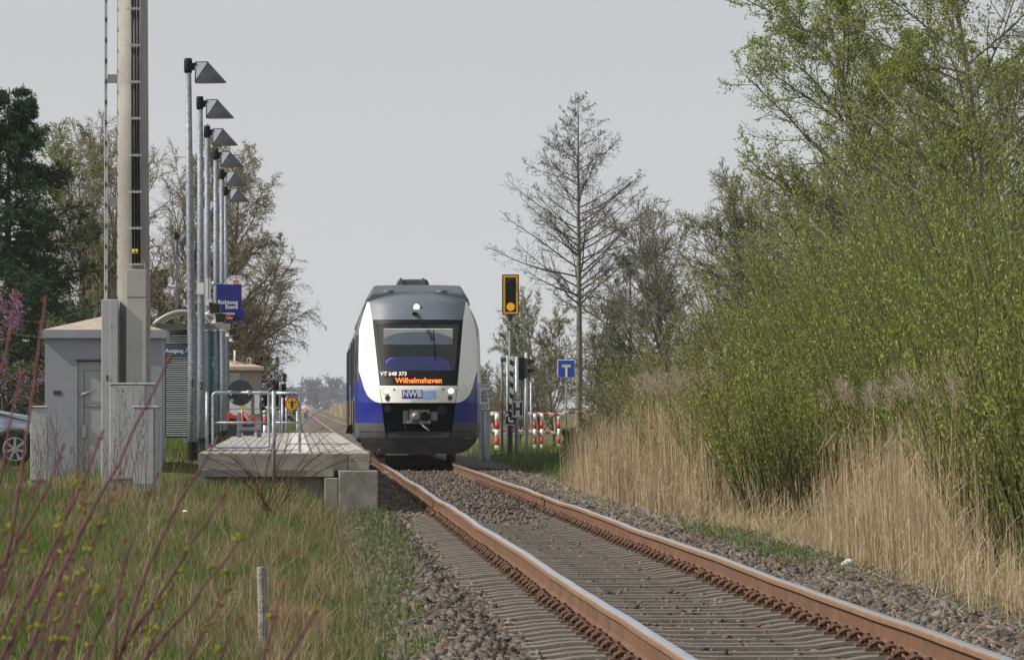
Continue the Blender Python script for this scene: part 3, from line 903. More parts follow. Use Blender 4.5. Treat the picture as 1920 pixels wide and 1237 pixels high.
# ================================================================== PLATFORM
PZ, PY = 0.585, 70.0                     # platform top, near end
def pavermat():
    m = bpy.data.materials.new('concrete_pavers'); m.use_nodes = True
    n, l = m.node_tree.nodes, m.node_tree.links
    b = n['Principled BSDF']; b.inputs['Roughness'].default_value = 0.9
    tc = n.new('ShaderNodeTexCoord'); mp = n.new('ShaderNodeMapping'); mp.inputs['Rotation'].default_value = (0, 0, math.pi / 2)
    br = n.new('ShaderNodeTexBrick')
    br.inputs['Color1'].default_value = (0.42, 0.40, 0.385, 1); br.inputs['Color2'].default_value = (0.31, 0.295, 0.285, 1)
    br.inputs['Mortar'].default_value = (0.05, 0.048, 0.04, 1)
    br.inputs['Scale'].default_value = 1.0; br.inputs['Brick Width'].default_value = 2.4; br.inputs['Row Height'].default_value = 0.12; br.inputs['Mortar Size'].default_value = 0.010
    l.new(tc.outputs['Object'], mp.inputs['Vector']); l.new(mp.outputs[0], br.inputs['Vector'])
    t = n.new('ShaderNodeTexNoise'); t.inputs['Scale'].default_value = 0.9; t.inputs['Detail'].default_value = 8
    l.new(tc.outputs['Object'], t.inputs['Vector'])
    rp = n.new('ShaderNodeValToRGB'); rp.color_ramp.elements[0].position = .35; rp.color_ramp.elements[0].color = (.68, .66, .62, 1); rp.color_ramp.elements[1].position = .7; rp.color_ramp.elements[1].color = (1.1, 1.1, 1.1, 1)
    l.new(t.outputs['Fac'], rp.inputs[0])
    mx = n.new('ShaderNodeMix'); mx.data_type = 'RGBA'; mx.blend_type = 'MULTIPLY'; mx.inputs[0].default_value = 1
    l.new(br.outputs['Color'], mx.inputs[6]); l.new(rp.outputs[0], mx.inputs[7]); l.new(mx.outputs[2], b.inputs['Base Color'])
    return m
PAVER = pavermat()
PALE = mat('pale_slabs', (0.35, 0.335, 0.30), 0.9, 0, 0.12, 3, stain=(0.25, 0.24, 0.21), stain_amt=0.5)
plat = thing('platform', 'low paved station platform with a pale tactile strip and a concrete edge beside the track', 'platform', (0, 0, 0))
mb = MB(); mb.box(-1.25, .72, PY + .02, 126, .30, PZ); mb.build('paving', PAVER, plat)
mb = MB()
for i in range(56):
    y = PY + i * 1.0
    mb.box(.725, .985, y + .008, y + .992, .37, PZ + .006)
mb.build('edge_slabs', PALE, plat)
mb = MB()
for i in range(138):
    y = PY + .3 + i * .4
    mb.box(-.04, .21, y + .006, y + .394, PZ + .001, PZ + .007)
mb.build('tactile_strip', mat('tactile_slabs', (0.50, 0.485, 0.45), 0.9, 0, 0.10, 4), plat)
mb = MB(); mb.box(-1.25, .70, PY - .05, PY + .018, .36, PZ - .004); mb.box(.71, .985, PY - .05, PY - .004, .375, PZ - .004)
mb.build('end_wall', CONCRETE, plat)
mb = MB(); mb.box(-1.25, .52, PY - .16, PY - .04, .285, .375); mb.box(-1.24, .5, PY + .0, PY + .2, -.3, .283)
mb.build('footing_beam', OLDCONC, plat)
mb = MB(); mb.box(.75, .93, PY + .3, 126, -.35, .36); mb.build('edge_wall', OLDCONC, plat)
mb = MB(); mb.box(.585, 1.095, PY - .55, PY + .3, -.36, .365)
tag(mb.build('concrete_block', OLDCONC, None, .012), 'weathered grey concrete block at the foot of the platform corner beside the track', 'block')
mb = MB(); mb.box(.40, .575, PY - .40, PY - .17, -.3, .27)
tag(mb.build('concrete_post', CONCRETE, None, .012), 'low concrete support standing left of the concrete block under the platform edge', 'support')

# railings at the platform end
def rounded(pts, r, n=6):
    out = []
    N = len(pts)
    for i, p in enumerate(pts):
        p = Vector(p)
        if i in (0, N - 1): out.append(p); continue
        a = (Vector(pts[i - 1]) - p).normalized(); b = (Vector(pts[i + 1]) - p).normalized()
        s_, e_ = p + a * r, p + b * r
        for k in range(n + 1):
            t = k / n; out.append(s_ * (1 - t) ** 2 + p * 2 * t * (1 - t) + e_ * t * t)
    return out
d1 = 72.5
def pp(px, py, d=d1): return at(px, py, d)
gate = thing('railing_gate', 'galvanised pipe gate with rounded corners carrying the back of a round sign', 'gate', pp(450, 842))
o_ = Vector(gate.location)
L_ = lambda px, py, d=d1: tuple(pp(px, py, d) - o_)
mb = MB(); mb.tube(rounded([L_(452, 736), L_(399, 736), L_(399, 838), L_(504, 838), L_(504, 736), L_(452, 736)], .06), .021, 10); mb.build('gate_frame', GALV, gate)
mb = MB(); mb.tube([L_(400, 792), L_(503, 792)], .014, 8); mb.build('middle_bar', GALV, gate)
mb = MB(); mb.tube([L_(388, 735), L_(388, 842)], .022, 10); mb.build('hinge_post', GALV, gate)
sg_ = thing('round_sign', 'dark grey back of a round sign clamped to the railing gate', 'sign', tuple(pp(450, 736) + Vector((0, .05, 0))))
mb = MB(); mb.disc((0, 0, 0), .176, 'y', .006, 40); mb.build('sign_plate', mat('sign_back', (0.035, 0.042, 0.05), 0.55, 0, 0.1), sg_)
for dx in (-.125, .125):
    mb = MB(); mb.box(dx - .014, dx + .014, -.085, -.006, -.035, .035); mb.tube([(dx - .035, -.02, .02), (dx + .035, -.02, .02)], .010, 6); mb.build('clamp', GALV, sg_)
mb = MB(); mb.box(-.128, -.095, -.008, -.004, -.125, -.088); stk = mb.build('sticker', WHITE, sg_)
mb = MB(); mb.disc((-.112, -.010, -.106), .010, 'y', .002, 10); mb.build('sticker_mark', BLACKTXT, stk)
d2 = 70.6
rail2 = thing('end_railing', 'galvanised pipe railing at the platform end carrying the round yellow sign', 'railing', pp(540, 852, d2))
o_ = Vector(rail2.location)
M_ = lambda px, py, dd=d2: tuple(pp(px, py, dd) - o_)
mb = MB(); mb.tube(rounded([M_(513, 737), M_(562, 737), M_(562, 853)], .07), .021, 10); mb.build('top_rail', GALV, rail2)
mb = MB(); mb.tube([M_(514, 792), M_(562, 792)], .014, 8); mb.build('middle_bar', GALV, rail2)
mb = MB(); mb.tube([M_(513, 733, d2 - .8), M_(514, 902, d2 - .8)], .027, 10)
mb.cbox(M_(511, 737, d2 - .75), (.10, .07, .035)); mb.build('tall_post', GALV, rail2)
ys_ = thing('warning_sign', 'round yellow sign with red ring and black figure on the end railing', 'sign', tuple(pp(547.5, 757.5, d2) + Vector((0, -.045, 0))))
mb = MB(); mb.disc((0, .004, 0), .094, 'y', .006, 36); mb.build('sign_ring', mat('sign_red', (0.58, 0.05, 0.02), 0.4, 0, 0.05), ys_)
mb = MB(); mb.disc((0, -.002, 0), .077, 'y', .003, 36); mb.build('sign_face', mat('sign_yellow', (0.74, 0.47, 0.02), 0.4, 0, 0.05), ys_)
mb = MB(); y0, y1 = -.009, -.0055
mb.disc((0, -.007, .050), .011, 'y', .0035, 14)
mb.prism([(-.056, .026), (.056, .026), (.056, .034), (-.056, .034)], y0, y1)
mb.prism([(-.014, .0255), (-.014, -.01), (-.011, -.058), (-.002, -.058), (0, -.012), (.002, -.058), (.011, -.058), (.014, -.01), (.014, .0255)], y0 - .001, y1)
mb.build('sign_figure', BLACKTXT, ys_)

# ------------------------------------------------------------------ lamp posts with loudspeakers
LAMPDK = mat('lamp_dark_shade', (0.075, 0.075, 0.085), 0.4, 0.35, 0.1, 3)
LAMPLT = mat('lamp_light_plate', (0.30, 0.325, 0.37), 0.5, 0.2, 0.05, 3)
POSTM = mat('spangled_post', (0.17, 0.19, 0.225), 0.55, 0.2, 0.3, 14, 0.05, 60, stain=(0.38, 0.41, 0.45), stain_amt=0.7, sscale=22)
def lamp_post(name, label, x, y, h=5.40, base=PZ, group='lamp posts along the platform', flip=1, number=None, lean=0.0):
    t = thing(name, label, 'lamp post', (x, y, base), 0, group)
    mb = MB(); mb.tube([(0, 0, -.1), (0, 0, 1.2), (-lean * .5, 0, h * .5), (-lean, 0, h - .10)], [.066, .064, .054, .042], 18, POSTM); mb.build('post', None, t)
    mb = MB(); mb.tube([(0, 0, -.12), (0, 0, .13)], .0685, 18, None, False); mb.build('post_foot', BLACK, t)
    mb = MB(); c = (-lean, 0, h - .05)
    mb.tube([(c[0], 0, h - .20), (c[0], 0, h - .16), (c[0], 0, h - .03), (c[0], 0, h)], [.052, .058, .058, .05], 14)
    mb.box(min(c[0], c[0] + flip * .11), max(c[0], c[0] + flip * .11), -.045, .045, h - .165, h - .065)
    mb.build('bracket', BLACK, t)
    # shade: upright back plate, a light triangular cheek and a dark half cone
    x0 = c[0] + flip * .10; zt_, zb = h - .05, h - .325
    W, Dp, A = .42, .20, .175
    apex = (x0 + flip * A, 0, zt_)
    mb = MB()
    b0, b1 = (x0, -Dp, zb), (x0, Dp, zb)
    tt = (x0, 0, zt_)
    mb.add([tt, apex, b0, b1], [(0, 2, 1), (0, 1, 3), (0, 3, 2)])
    mb.build('shade_plate', LAMPLT, t)
    mb = MB(); mb.tube([b0, tt, apex], .008, 5); mb.tube([b0, apex], .005, 5); mb.tube([b0, b1], .008, 5); mb.tube([tt, b1], .008, 5); mb.build('shade_edge', LAMPDK, t)
    mb = MB(); arc = [(x0 + flip * (.006 + W * math.sin(math.pi * k / 24) ** .8), -Dp + 2 * Dp * (1 - math.cos(math.pi * k / 24)) / 2, zb - .0) for k in range(25)]
    vs = [apex] + arc + [(p[0], p[1], zb - .012) for p in arc]
    fs = [(0, k + 1, k + 2) for k in range(24)] + [(k + 1, 26 + k, 27 + k, k + 2) for k in range(24)]
    mb.add(vs, fs, None, True); mb.build('shade_cone', LAMPDK, t)
    mb = MB(); mb.add([(p[0] * .97 + x0 * .03, p[1] * .95, zb - .004) for p in arc], [tuple(range(25))]); mb.build('diffuser', mat('lamp_diffuser', (.3, .3, .3), .5), t)
    if number: text(number, .17, BLACKTXT, t, (.0, -.0665, .93 if number != '4' else 1.0), bold=.002, sx=.8)
    return t
LY = [73.4, 82.4, 91.0, 99.2, 107.6, 116.0]
LXp = [361, 378, 391, 407, 418, 425]
LLAB = ['tall galvanised lamp post marked 1, its dark cone shade the highest of the row',
        'galvanised lamp post marked 2 carrying a white box and a loudspeaker',
        'galvanised lamp post between posts 2 and 4 carrying a tall white box',
        'galvanised lamp post marked 4 whose shade is the fourth step down',
        'galvanised lamp post just after post 4, second lowest shade of the row',
        'farthest galvanised lamp post of the row with the lowest and smallest cone shade']
for i, (y, px) in enumerate(zip(LY, LXp)):
    x = at(px, 800, y).x
    lean = (.065 if i == 0 else .03)
    lamp_post('lamp_post', LLAB[i], x, y, 5.40, PZ, number={0: '1', 1: '2', 3: '4'}.get(i), lean=lean)
lamp_post('lamp_post', 'galvanised lamp post standing behind the shelter roof, left of the platform row', at(330, 800, 147).x, 147, 5.4, .6, 'lamp posts behind the shelter')
lamp_post('lamp_post', 'partly hidden lamp post whose shade points left, behind posts 1 and 2', at(373, 800, 158).x, 158, 5.4, .6, 'lamp posts behind the shelter', flip=-1)
lamp_post('lamp_post', 'partly hidden lamp post whose tall shade shows between posts 2 and 3', at(384, 800, 124).x, 124, 5.4, .62, 'lamp posts behind the shelter')
SPK = mat('speaker_housing', (0.05, 0.046, 0.04), 0.6, 0, 0.15)
SPL = ['loudspeaker horn on the lamp post marked 2, largest and uppermost of the five', 'second loudspeaker horn, clamped to the post between 2 and 4',
       'loudspeaker horn clamped to the lamp post marked 4, middle one of five', 'small loudspeaker horn on the second farthest lamp post', 'smallest and lowest loudspeaker horn, on the farthest lamp post']
for i in range(1, 6):
    y = LY[i]; x = at(LXp[i], 800, y).x
    t = thing('loudspeaker', SPL[i - 1], 'loudspeaker', (x + .21, y - .12, 2.71), 0, 'loudspeakers on the lamp posts')
    mb = MB()
    a = [(-.10, -.06, .10), (.10, -.06, .07), (.075, -.06, -.08), (-.085, -.06, -.085)]
    b = [(-.05, .12, .06), (.05, .12, .05), (.04, .12, -.04), (-.05, .12, -.04)]
    a = [(q[0], q[1] - (.05 if q[2] > 0 else 0), q[2]) for q in a]
    mb.add(a + b, [(0, 1, 5, 4), (1, 2, 6, 5), (2, 3, 7, 6), (3, 0, 4, 7), (7, 6, 5, 4)], mat('speaker_rim', (.24, .22, .18), .6))
    c_ = [(q[0] * .86, q[1] + .03, q[2] * .84) for q in a]
    mb.add(c_, [(0, 1, 2, 3)], SPK)
    k = len(mb.v)
    mb.add(a + [(q[0] * .86, q[1] + .004, q[2] * .84) for q in a], [(j, (j + 1) % 4, 4 + (j + 1) % 4, 4 + j) for j in range(4)], mat('speaker_rim', (.24, .22, .18), .6))
    mb.build('horn', None, t)
    mb = MB(); mb.tube([(-.21, .12, -.02), (-.08, .08, -.05), (0, .1, -.03)], .014, 6); mb.tube([(-.15, .02, -.07), (-.07, .04, -.10), (-.02, .08, -.06)], .02, 6); mb.build('mount', WHITE, t)
# boxes on posts 2 and 3
def pole_box(label, px0, px1, py0, py1, d, dep=.12, nm='junction_box'):
    c = at((px0 + px1) / 2, (py0 + py1) / 2, d); s_ = FPX / d
    w, h = (px1 - px0) / s_, (py1 - py0) / s_
    mb = MB(); mb.box(-w / 2, w / 2, -dep, 0, -h / 2, h / 2)
    o = mb.build(nm, CABGREY, None, .006, tuple(c)); tag(o, label, 'box')
    mb = MB(); mb.box(-w / 2 + .012, w / 2 - .012, -dep - .004, -dep - .001, -h / 2 + .012, h / 2 - .012); mb.build('box_lid', WHITE, o)
    return o
pole_box('square white junction box strapped to the lamp post marked 2', 369, 384, 530, 553, 82.2)
pole_box('tall grey junction box with an open lid on the post beside the square white box', 384.5, 392, 522, 559, 90.8)
pole_box('white junction box low on the post just under the tall grey box', 384, 399, 558, 574, 90.6)
mb = MB(); c = at(393.8, 541, 90.5); mb.box(-.008, .008, -.16, 0, -.17, .17, WHITE); mb.box(-.022, -.0085, -.15, 0, -.165, .165, BLUESIGN)
tag(mb.build('sign_board', None, None, 0, tuple(c)), 'narrow blue and white board seen edge-on beside the tall grey box', 'sign')

# ------------------------------------------------------------------ clock
cy = 99.0; cc = at(442.5, 541.5, cy)
ck = thing('station_clock', 'round white station clock with black ticks behind the blue direction sign', 'clock', tuple(cc))
mb = MB(); mb.tube([(0, -.05, 0), (0, .09, 0)], .262, 40); mb.build('clock_case', mat('clock_rim', (.05, .06, .09), .4), ck)
mb = MB(); mb.disc((0, -.056, 0), .248, 'y', .008, 40); fc = mb.build('clock_face', mat('clock_white', (.78, .78, .77), .4, 0, .02), ck)
mb = MB()
for k in range(60):
    a = 2 * math.pi * k / 60; long_ = k % 5 == 0
    r0, r1, w = (.185, .238, .012) if long_ else (.216, .236, .005)
    mb.cbox((math.sin(a) * (r0 + r1) / 2, -.064, math.cos(a) * (r0 + r1) / 2), (w, .004, r1 - r0), None, Matrix.Rotation(a, 3, 'Y'))
mb.build('clock_marks', BLACKTXT, fc)
for a, ln, w in ((R(70), .235, .018), (R(152), .15, .024)):
    mb = MB(); mb.cbox((math.sin(a) * ln / 2, -.072, math.cos(a) * ln / 2), (w, .005, ln), None, Matrix.Rotation(a, 3, 'Y')); mb.build('clock_hand', BLACKTXT, fc)
text('DB', .058, mat('logo_red', (.6, .03, .02), .5, 0, 0), fc, (0, -.064, .125), bold=.002)
mb = MB()
for (x0, x1, z0, z1) in ((-.05, .05, .155, .162), (-.05, .05, .088, .095), (-.05, -.043, .095, .155), (.043, .05, .095, .155)): mb.box(x0, x1, -.066, -.061, z0, z1)
mb.build('logo_frame', mat('logo_red', (.6, .03, .02), .5, 0, 0), fc)
mb = MB(); mb.tube([(-.35, .04, .0), (-.24, .04, 0)], .03, 8); mb.build('clock_arm', GALV, ck)

# ------------------------------------------------------------------ blue signs
def board(name, label, px0, px1, py0, py1, d, m=BLUESIGN, th=.05, cat='sign', rz=0.0):
    c = at((px0 + px1) / 2, (py0 + py1) / 2, d); s_ = FPX / d
    w, h = (px1 - px0) / s_, (py1 - py0) / s_
    t = thing(name, label, cat, tuple(c), rz)
    mb = MB(); mb.box(-w / 2, w / 2, -th / 2, th / 2, -h / 2, h / 2); mb.build('sign_panel', m, t, .004)
    return t, w, h
t, w, h = board('direction_sign', 'dark blue sign reading Richtung Esens in front of the clock', 406, 453, 533, 582, 92)
text('Richtung', .098, WHITETXT, t, (w / 2 - .065, -.03, -.085), align='RIGHT', bold=.0015)
text('Esens', .098, WHITETXT, t, (w / 2 - .06, -.03, -.165), align='RIGHT', bold=.0015)
mb = MB(); mb.tube([(-w / 2 - .06, 0, h / 2 - .01), (-w / 2 + .08, -.0, h / 2 + .015)], .012, 6); mb.tube([(-w / 2 - .05, 0, h / 2 - .03), (-w / 2 - .05, 0, h / 2 + .05)], .03, 8); mb.build('sign_bracket', GALV, t)
t, w, h = board('passenger_display', 'dark blue display with white letters and orange Uhr below the direction sign', 413, 458, 581, 602.5, 93.2)
text('Information', .072, WHITETXT, t, (w / 2 - .165, -.03, .038), align='RIGHT', bold=.001)
text('Uhr', .072, mat('orange_small_display', (.6, .15, .02), .5, 0, 0, emit=(1, .25, .03), estr=.5), t, (w / 2 - .195, -.034, -.038), align='RIGHT', bold=.001)
mb = MB(); mb.box(-w / 2 + .02, w / 2 - .07, -.029, -.026, -.072, -.006); mb.build('display_panel', mat('display_dark', (.01, .01, .03), .3), t)
text('- - - -', .025, WHITETXT, t, (w / 2 - .05, -.03, -.086), bold=.0005)

# ------------------------------------------------------------------ shelter
sd = 86.0
sh = thing('platform_shelter', 'glass platform shelter with a curved grey roof and a band reading Ausgang', 'shelter', (X(335, sd), sd, PZ))
o_ = Vector(sh.location)
S_ = lambda px, py, d=sd: tuple(at(px, py, d) - o_)
x0, x1 = S_(309, 700)[0], S_(374, 700)[0]
zb, zt2 = S_(309, 826)[2], S_(309, 618)[2]
mb = MB(); mb.box(x0, x1, -.006, .006, zb + .05, zt2)
gl = mb.build('glass_pane', glassmat('shelter_glass', (0.46, 0.60, 0.63), 0.05), sh)
mb = MB()
nst = 46
for k in range(nst):
    z = zb + .08 + (zt2 - zb - .15) * k / nst
    if abs(z - S_(0, 658)[2]) < .10: continue
    mb.box(x0 + .02, x1 - .02, -.0105, -.0065, z, z + .0125)
mb.build('printed_stripes', mat('etched_stripes', (.55, .60, .60), .6, 0, 0), gl)
mb = MB(); mb.box(x0, x1, -.020, -.012, S_(0, 669)[2], S_(0, 647)[2]); bd = mb.build('sign_band', mat('band_blue_grey', (.055, .085, .14), .4, 0, .05), sh)
text('Ausgang', .088, WHITETXT, bd, (S_(327, 657)[0], -.026, S_(0, 657.5)[2]), bold=.001)
mb = MB(); ax, az = S_(349, 657)[0], S_(0, 657)[2]
mb.cbox((ax + .01, -.026, az), (.09, .004, .012), None, Matrix.Rotation(R(-45), 3, 'Y')); mb.box(ax - .005, ax + .045, -.028, -.024, az + .026, az + .038); mb.box(ax + .033, ax + .045, -.028, -.024, az - .015, az + .026)
mb.build('arrow', WHITETXT, bd)
for px in (308, 347, 374):
    mb = MB(); a = S_(px, 700)[0]; mb.box(a - .02, a + .02, .008, .05, zb - .02, zt2 + .02); mb.build('shelter_post', GALV, sh)
mb = MB(); mb.box(x0 - .15, x1 + .5, -.05, .06, zt2 + .005, zt2 + .10); mb.build('roof_beam', MIDGREY, sh)
mb = MB(); nseg = 14; vs = []
xa, xb = S_(288, 700)[0], S_(400, 700)[0]
for k in range(nseg + 1):
    t_ = k / nseg; a = xa + (xb - xa) * t_
    z = S_(0, 612)[2] + .215 * (1 - (2 * t_ - 1) ** 2)
    vs += [(a, -.55, z), (a, 2.2, z), (a, 2.2, z + .05), (a, -.55, z + .05)]
mb.add(vs, [q for k in range(nseg) for q in ((4 * k, 4 * k + 1, 4 * k + 5, 4 * k + 4), (4 * k + 3, 4 * k + 2, 4 * k + 6, 4 * k + 7), (4 * k, 4 * k + 3, 4 * k + 7, 4 * k + 4), (4 * k + 1, 4 * k + 2, 4 * k + 6, 4 * k + 5))], None, True)
mb.build('shelter_roof', mat('shelter_roof_metal', (.42, .43, .43), .4, .3, .1), sh)
mb = MB(); mb.box(x0, x1, .6, .66, zb + .35, zb + .40); mb.build('shelter_bench', MIDGREY, sh)
mb = MB(); mb.box(x0, x1 + .3, 1.7, 1.72, zb + .05, zt2); mb.build('back_pane', glassmat('shelter_glass', (0.46, 0.60, 0.63), 0.05), sh)

# ------------------------------------------------------------------ mast, cabinets, hut
MASTC = mat('spun_concrete', (0.265, 0.258, 0.238), 0.85, 0, 0.12, 3, 0.15, 80, stain=(0.20, 0.185, 0.16), stain_amt=0.55, sscale=1.4)
md = 71.0; ms = FPX / md
mast = thing('radio_mast', 'thick tapered concrete mast with cable run, clamps and a perforated ladder rail', 'mast', (X(253, md), md, -.05))
o_ = Vector(mast.location)
A_ = lambda px, py, d=md: tuple(at(px, py, d) - o_)
r0_, r1_ = 33.2 / ms, 28.4 / ms
ztop = A_(0, -60)[2]
mb = MB(); mb.tube([(0, 0, -.3), (A_(251, 700)[0], 0, A_(0, 700)[2]), (A_(249, 350)[0], 0, A_(0, 350)[2]), (A_(248.5, -60)[0], 0, ztop)], [r0_ + .01, 32.2 / ms, 30.0 / ms, r1_], 40); mb.build('mast_shaft', MASTC, mast)
mb = MB()
yf = -r0_ - .015
for px in (248.2, 254.0, 259.5):
    mb.tube([A_(px + 1.5, 500, md + yf), A_(px, 250, md + yf), A_(px - 1, -60, md + yf)], .0145, 8)
cab_ = mb.build('cables', BLACK, mast)
for px in (251.0, 256.6):
    mb = MB(); mb.tube([A_(px, 476, md + yf - .022), A_(px, 467, md + yf - .022)], .020, 8); mb.build('cable_tag', mat('tag_yellow', (.62, .42, .03), .5), cab_)
mb = MB(); mb.tube([A_(264.5, 480, md + yf), A_(262.5, 250, md + yf), A_(261, -60, md + yf)], .005, 6)
mb.tube([A_(264.5, 480, md + yf), A_(270, 492, md + yf), A_(272, 500, md + yf - .02), A_(272, 515, md + yf - .05)], .006, 6)
mb.build('earth_wire', GALV, mast)
for py in (17, 85.5, 154, 222.5, 291.5, 360, 428, 496):
    px = 249 + (py - 17) * .011
    mb = MB(); c = Vector(A_(px, py, md + yf)); mb.cbox(c + Vector((0, -.028, 0)), (.185, .012, .026)); 
    for dx in (-.05, -.012, .026, .05): mb.cbox(c + Vector((dx, -.042, 0)), (.012, .02, .036))
    mb.build('cable_clamp', mat('clamp_steel', (.52, .52, .50), .45, .4, .1), mast)
# cable duct at the foot of the mast
mb = MB(); a, b = A_(237, 505, md - .32), A_(274, 505, md - .32)
mb.box(a[0], b[0], -.36, -.2, A_(0, 925)[2], A_(0, 558, md - .36)[2] - .002); mb.box(a[0], b[0], -.363, -.2, A_(0, 557, md - .36)[2], A_(0, 505, md - .36)[2])
mb.build('cable_duct', mat('duct_metal', (0.40, 0.40, 0.39), .5, .1, .06, 2, stain=(.3, .29, .26), stain_amt=.4), mast, .006)
# perforated climbing rail with its stand-off brackets
mb = MB(); xa, xb = A_(195.7, 300)[0], A_(201.8, 300)[0]
yl = -.06
mb.box(xa, xa + .010, yl - .02, yl + .03, A_(0, 570)[2], ztop); mb.box(xb - .010, xb, yl - .02, yl + .03, A_(0, 570)[2], ztop); mb.box(xa + .010, xb - .010, yl + .01, yl + .02, A_(0, 570)[2], ztop)
lr = mb.build('climbing_rail', mat('rail_aluminium', (.78, .79, .80), .45, .3, .06), mast)
for py in np.arange(-40, 560, 38.6):
    mb = MB(); c = Vector(A_(198.9, py, md)); mb.cbox(c + Vector((0, yl - .01, 0)), (.022, .05, .05)); mb.tube([c + Vector((0, yl - .03, .02)), c + Vector((.004, yl - .06, -.025))], .010, 6); mb.build('step_stop', BLACK, lr)
mb = MB()
for py in np.arange(-21, 560, 38.6):
    c = Vector(A_(198.9, py, md)); mb.disc(c + Vector((0, yl + .006, 0)), .0105, 'y', .004, 10)
mb.build('rail_holes', mat('pale_hole', (.8, .8, .8), .5, 0, 0), lr)
for py in (148, 378):
    mb = MB(); a, b = A_(202, py), A_(222, py); mb.box(a[0], b[0] + .05, -.05, -.04, a[2] - .055, a[2] + .055); mb.box(a[0], b[0] + .05, -.05, .02, a[2] - .058, a[2] - .0555)
    mb.build('standoff_bracket', mat('duct_metal', (0.40, 0.40, 0.39)), mast)
def cabinet(name, label, px0, px1, py0, py1, d, dep, lid=True, m=CABGREY, cat='cabinet', seams=(), rz=0, plinth=0):
    c = at((px0 + px1) / 2, py1, d); s_ = FPX / d
    w, h = (px1 - px0) / s_, (py1 - py0) / s_
    t = thing(name, label, cat, tuple(c), rz)
    mb = MB(); mb.box(-w / 2, w / 2, 0, dep, -.3 if not plinth else plinth + .004, h - (.0 if not lid else .03)); mb.build('cabinet_body', m, t, .008)
    if lid:
        mb = MB(); mb.box(-w / 2 - .012, w / 2 + .012, -.015, dep + .012, h - .028, h); mb.build('cabinet_lid', m, t, .010)
    if plinth:
        mb = MB(); mb.box(-w / 2 + .01, w / 2 - .01, .01, dep - .01, -.4, plinth); mb.build('cabinet_plinth', CONCRETE, t)
    return t, w, h
t, w, h = cabinet('ladder_guard', 'tall narrow grey steel guard closing the foot of the ladder rail', 190, 221, 562, 925, 70.6, .26, lid=False, cat='guard')
mb = MB(); mb.box(-w / 2 + .11, w / 2 - .005, -.012, -.002, .0, h - .004); mb.build('guard_door', CABGREY, t, .003)
mb = MB(); mb.box(w / 2 - .15, w / 2 - .13, -.02, -.013, h * .58, h * .61); mb.disc((w / 2 - .085, -.014, h * .86), .008, 'y', .004, 8); mb.build('lock', BLACK, t)
t, w, h = cabinet('switch_cabinet', 'wide grey steel cabinet in front of the concrete mast', 206, 290, 718, 924, 69.4, .30, plinth=.17)
mb = MB(); mb.box(-w / 2 + .045, w / 2 - .13, -.014, -.004, .19, h - .04); mb.build('cabinet_door', CABGREY, t, .004)
mb = MB(); mb.disc((-.13, -.018, h - .10), .010, 'y', .006, 10); mb.build('lock', BLACK, t)
t, w, h = cabinet('cable_cabinet', 'light grey plastic cable cabinet standing before the wide steel cabinet', 250, 299, 761, 912, 67.6, .22)
mb = MB(); mb.box(-w / 2 + .012, w / 2 - .075, -.012, -.003, .03, h - .05); mb.build('cabinet_door', CABGREY, t, .004)
for dx in (-w / 2 + .006, w / 2 - .069):
    mb = MB(); mb.box(dx - .003, dx + .003, -.004, -.001, .03, h - .045); mb.build('seam', DKGREY, t)
text('4 4 0 5 0', .055, BLACKTXT, t, (w / 2 + .004, .10, .55), (math.pi / 2, math.pi / 2, math.pi / 2), bold=.001)
t, w, h = cabinet('meter_cabinet', 'pale narrow cabinet at the left corner of the concrete hut behind dry stalks', 57, 88, 761, 915, 71.0, .30, plinth=.1)
# hut
hd = 74.0
hut = thing('relay_hut', 'small grey concrete relay hut with a tent roof and a recessed steel door', 'hut', tuple(at(194, 915, hd)), 0)
o_ = Vector(hut.location)
H_ = lambda px, py, d=hd: tuple(at(px, py, d) - o_)
xa, xb = H_(84, 800)[0], H_(303, 800)[0]
dep = 1.9; zf = H_(0, 634)[2]
d0, d1x = H_(146, 0)[0], H_(196, 0)[0]
dz1 = H_(0, 676)[2]
mb = MB()
mb.box(xa, d0, 0, .12, -.4, zf); mb.box(d1x, xb, 0, .12, -.4, zf); mb.box(d0, d1x, 0, .12, dz1, zf)
mb.box(xa, xa + .12, .121, dep, -.4, zf); mb.box(xb - .12, xb, .121, dep, -.4, zf); mb.box(xa + .12, xb - .12, dep - .12, dep, -.4, zf)
mb.build('hut_wall', HUTGREY, hut)
mb = MB(); ya, yb = -.07, dep + .07; za, zb_ = zf + .003, H_(0, 618)[2] + .0
xo, xp = H_(76, 0)[0], H_(312, 0)[0]
zr_ = H_(0, 592)[2]
cx_ = (xo + xp) / 2 + .05
v8 = [(xo, ya, za), (xp, ya, za), (xp, yb, za), (xo, yb, za), (xo, ya, zb_), (xp, ya, zb_), (xp, yb, zb_), (xo, yb, zb_)]
mb.add(v8, [(3, 2, 1, 0), (0, 1, 5, 4), (1, 2, 6, 5), (2, 3, 7, 6), (3, 0, 4, 7)], HUTGREY)
ins = .035
tp = [(xo + ins, ya + ins, zb_), (xp - ins, ya + ins, zb_), (xp - ins, yb - ins, zb_), (xo + ins, yb - ins, zb_), (cx_, (ya + yb) / 2, zr_ + .03)]
mb.add(v8[4:] + tp, [(0, 1, 5, 4), (1, 2, 6, 5), (2, 3, 7, 6), (3, 0, 4, 7), (4, 5, 8), (5, 6, 8), (6, 7, 8), (7, 4, 8)], mat('roof_felt', (.34, .29, .235), .9, 0, .15, 6, .2, 90, stain=(.2, .18, .14), stain_amt=.5))
mb.build('hut_roof', None, hut)
mb = MB(); mb.box(d0 + .004, d1x - .004, .03, .07, -.02, dz1 - .012); dr = mb.build('hut_door', mat('hut_door_paint', (.34, .35, .365), .6, 0, .06, 3, stain=(.26, .25, .24), stain_amt=.4), hut)
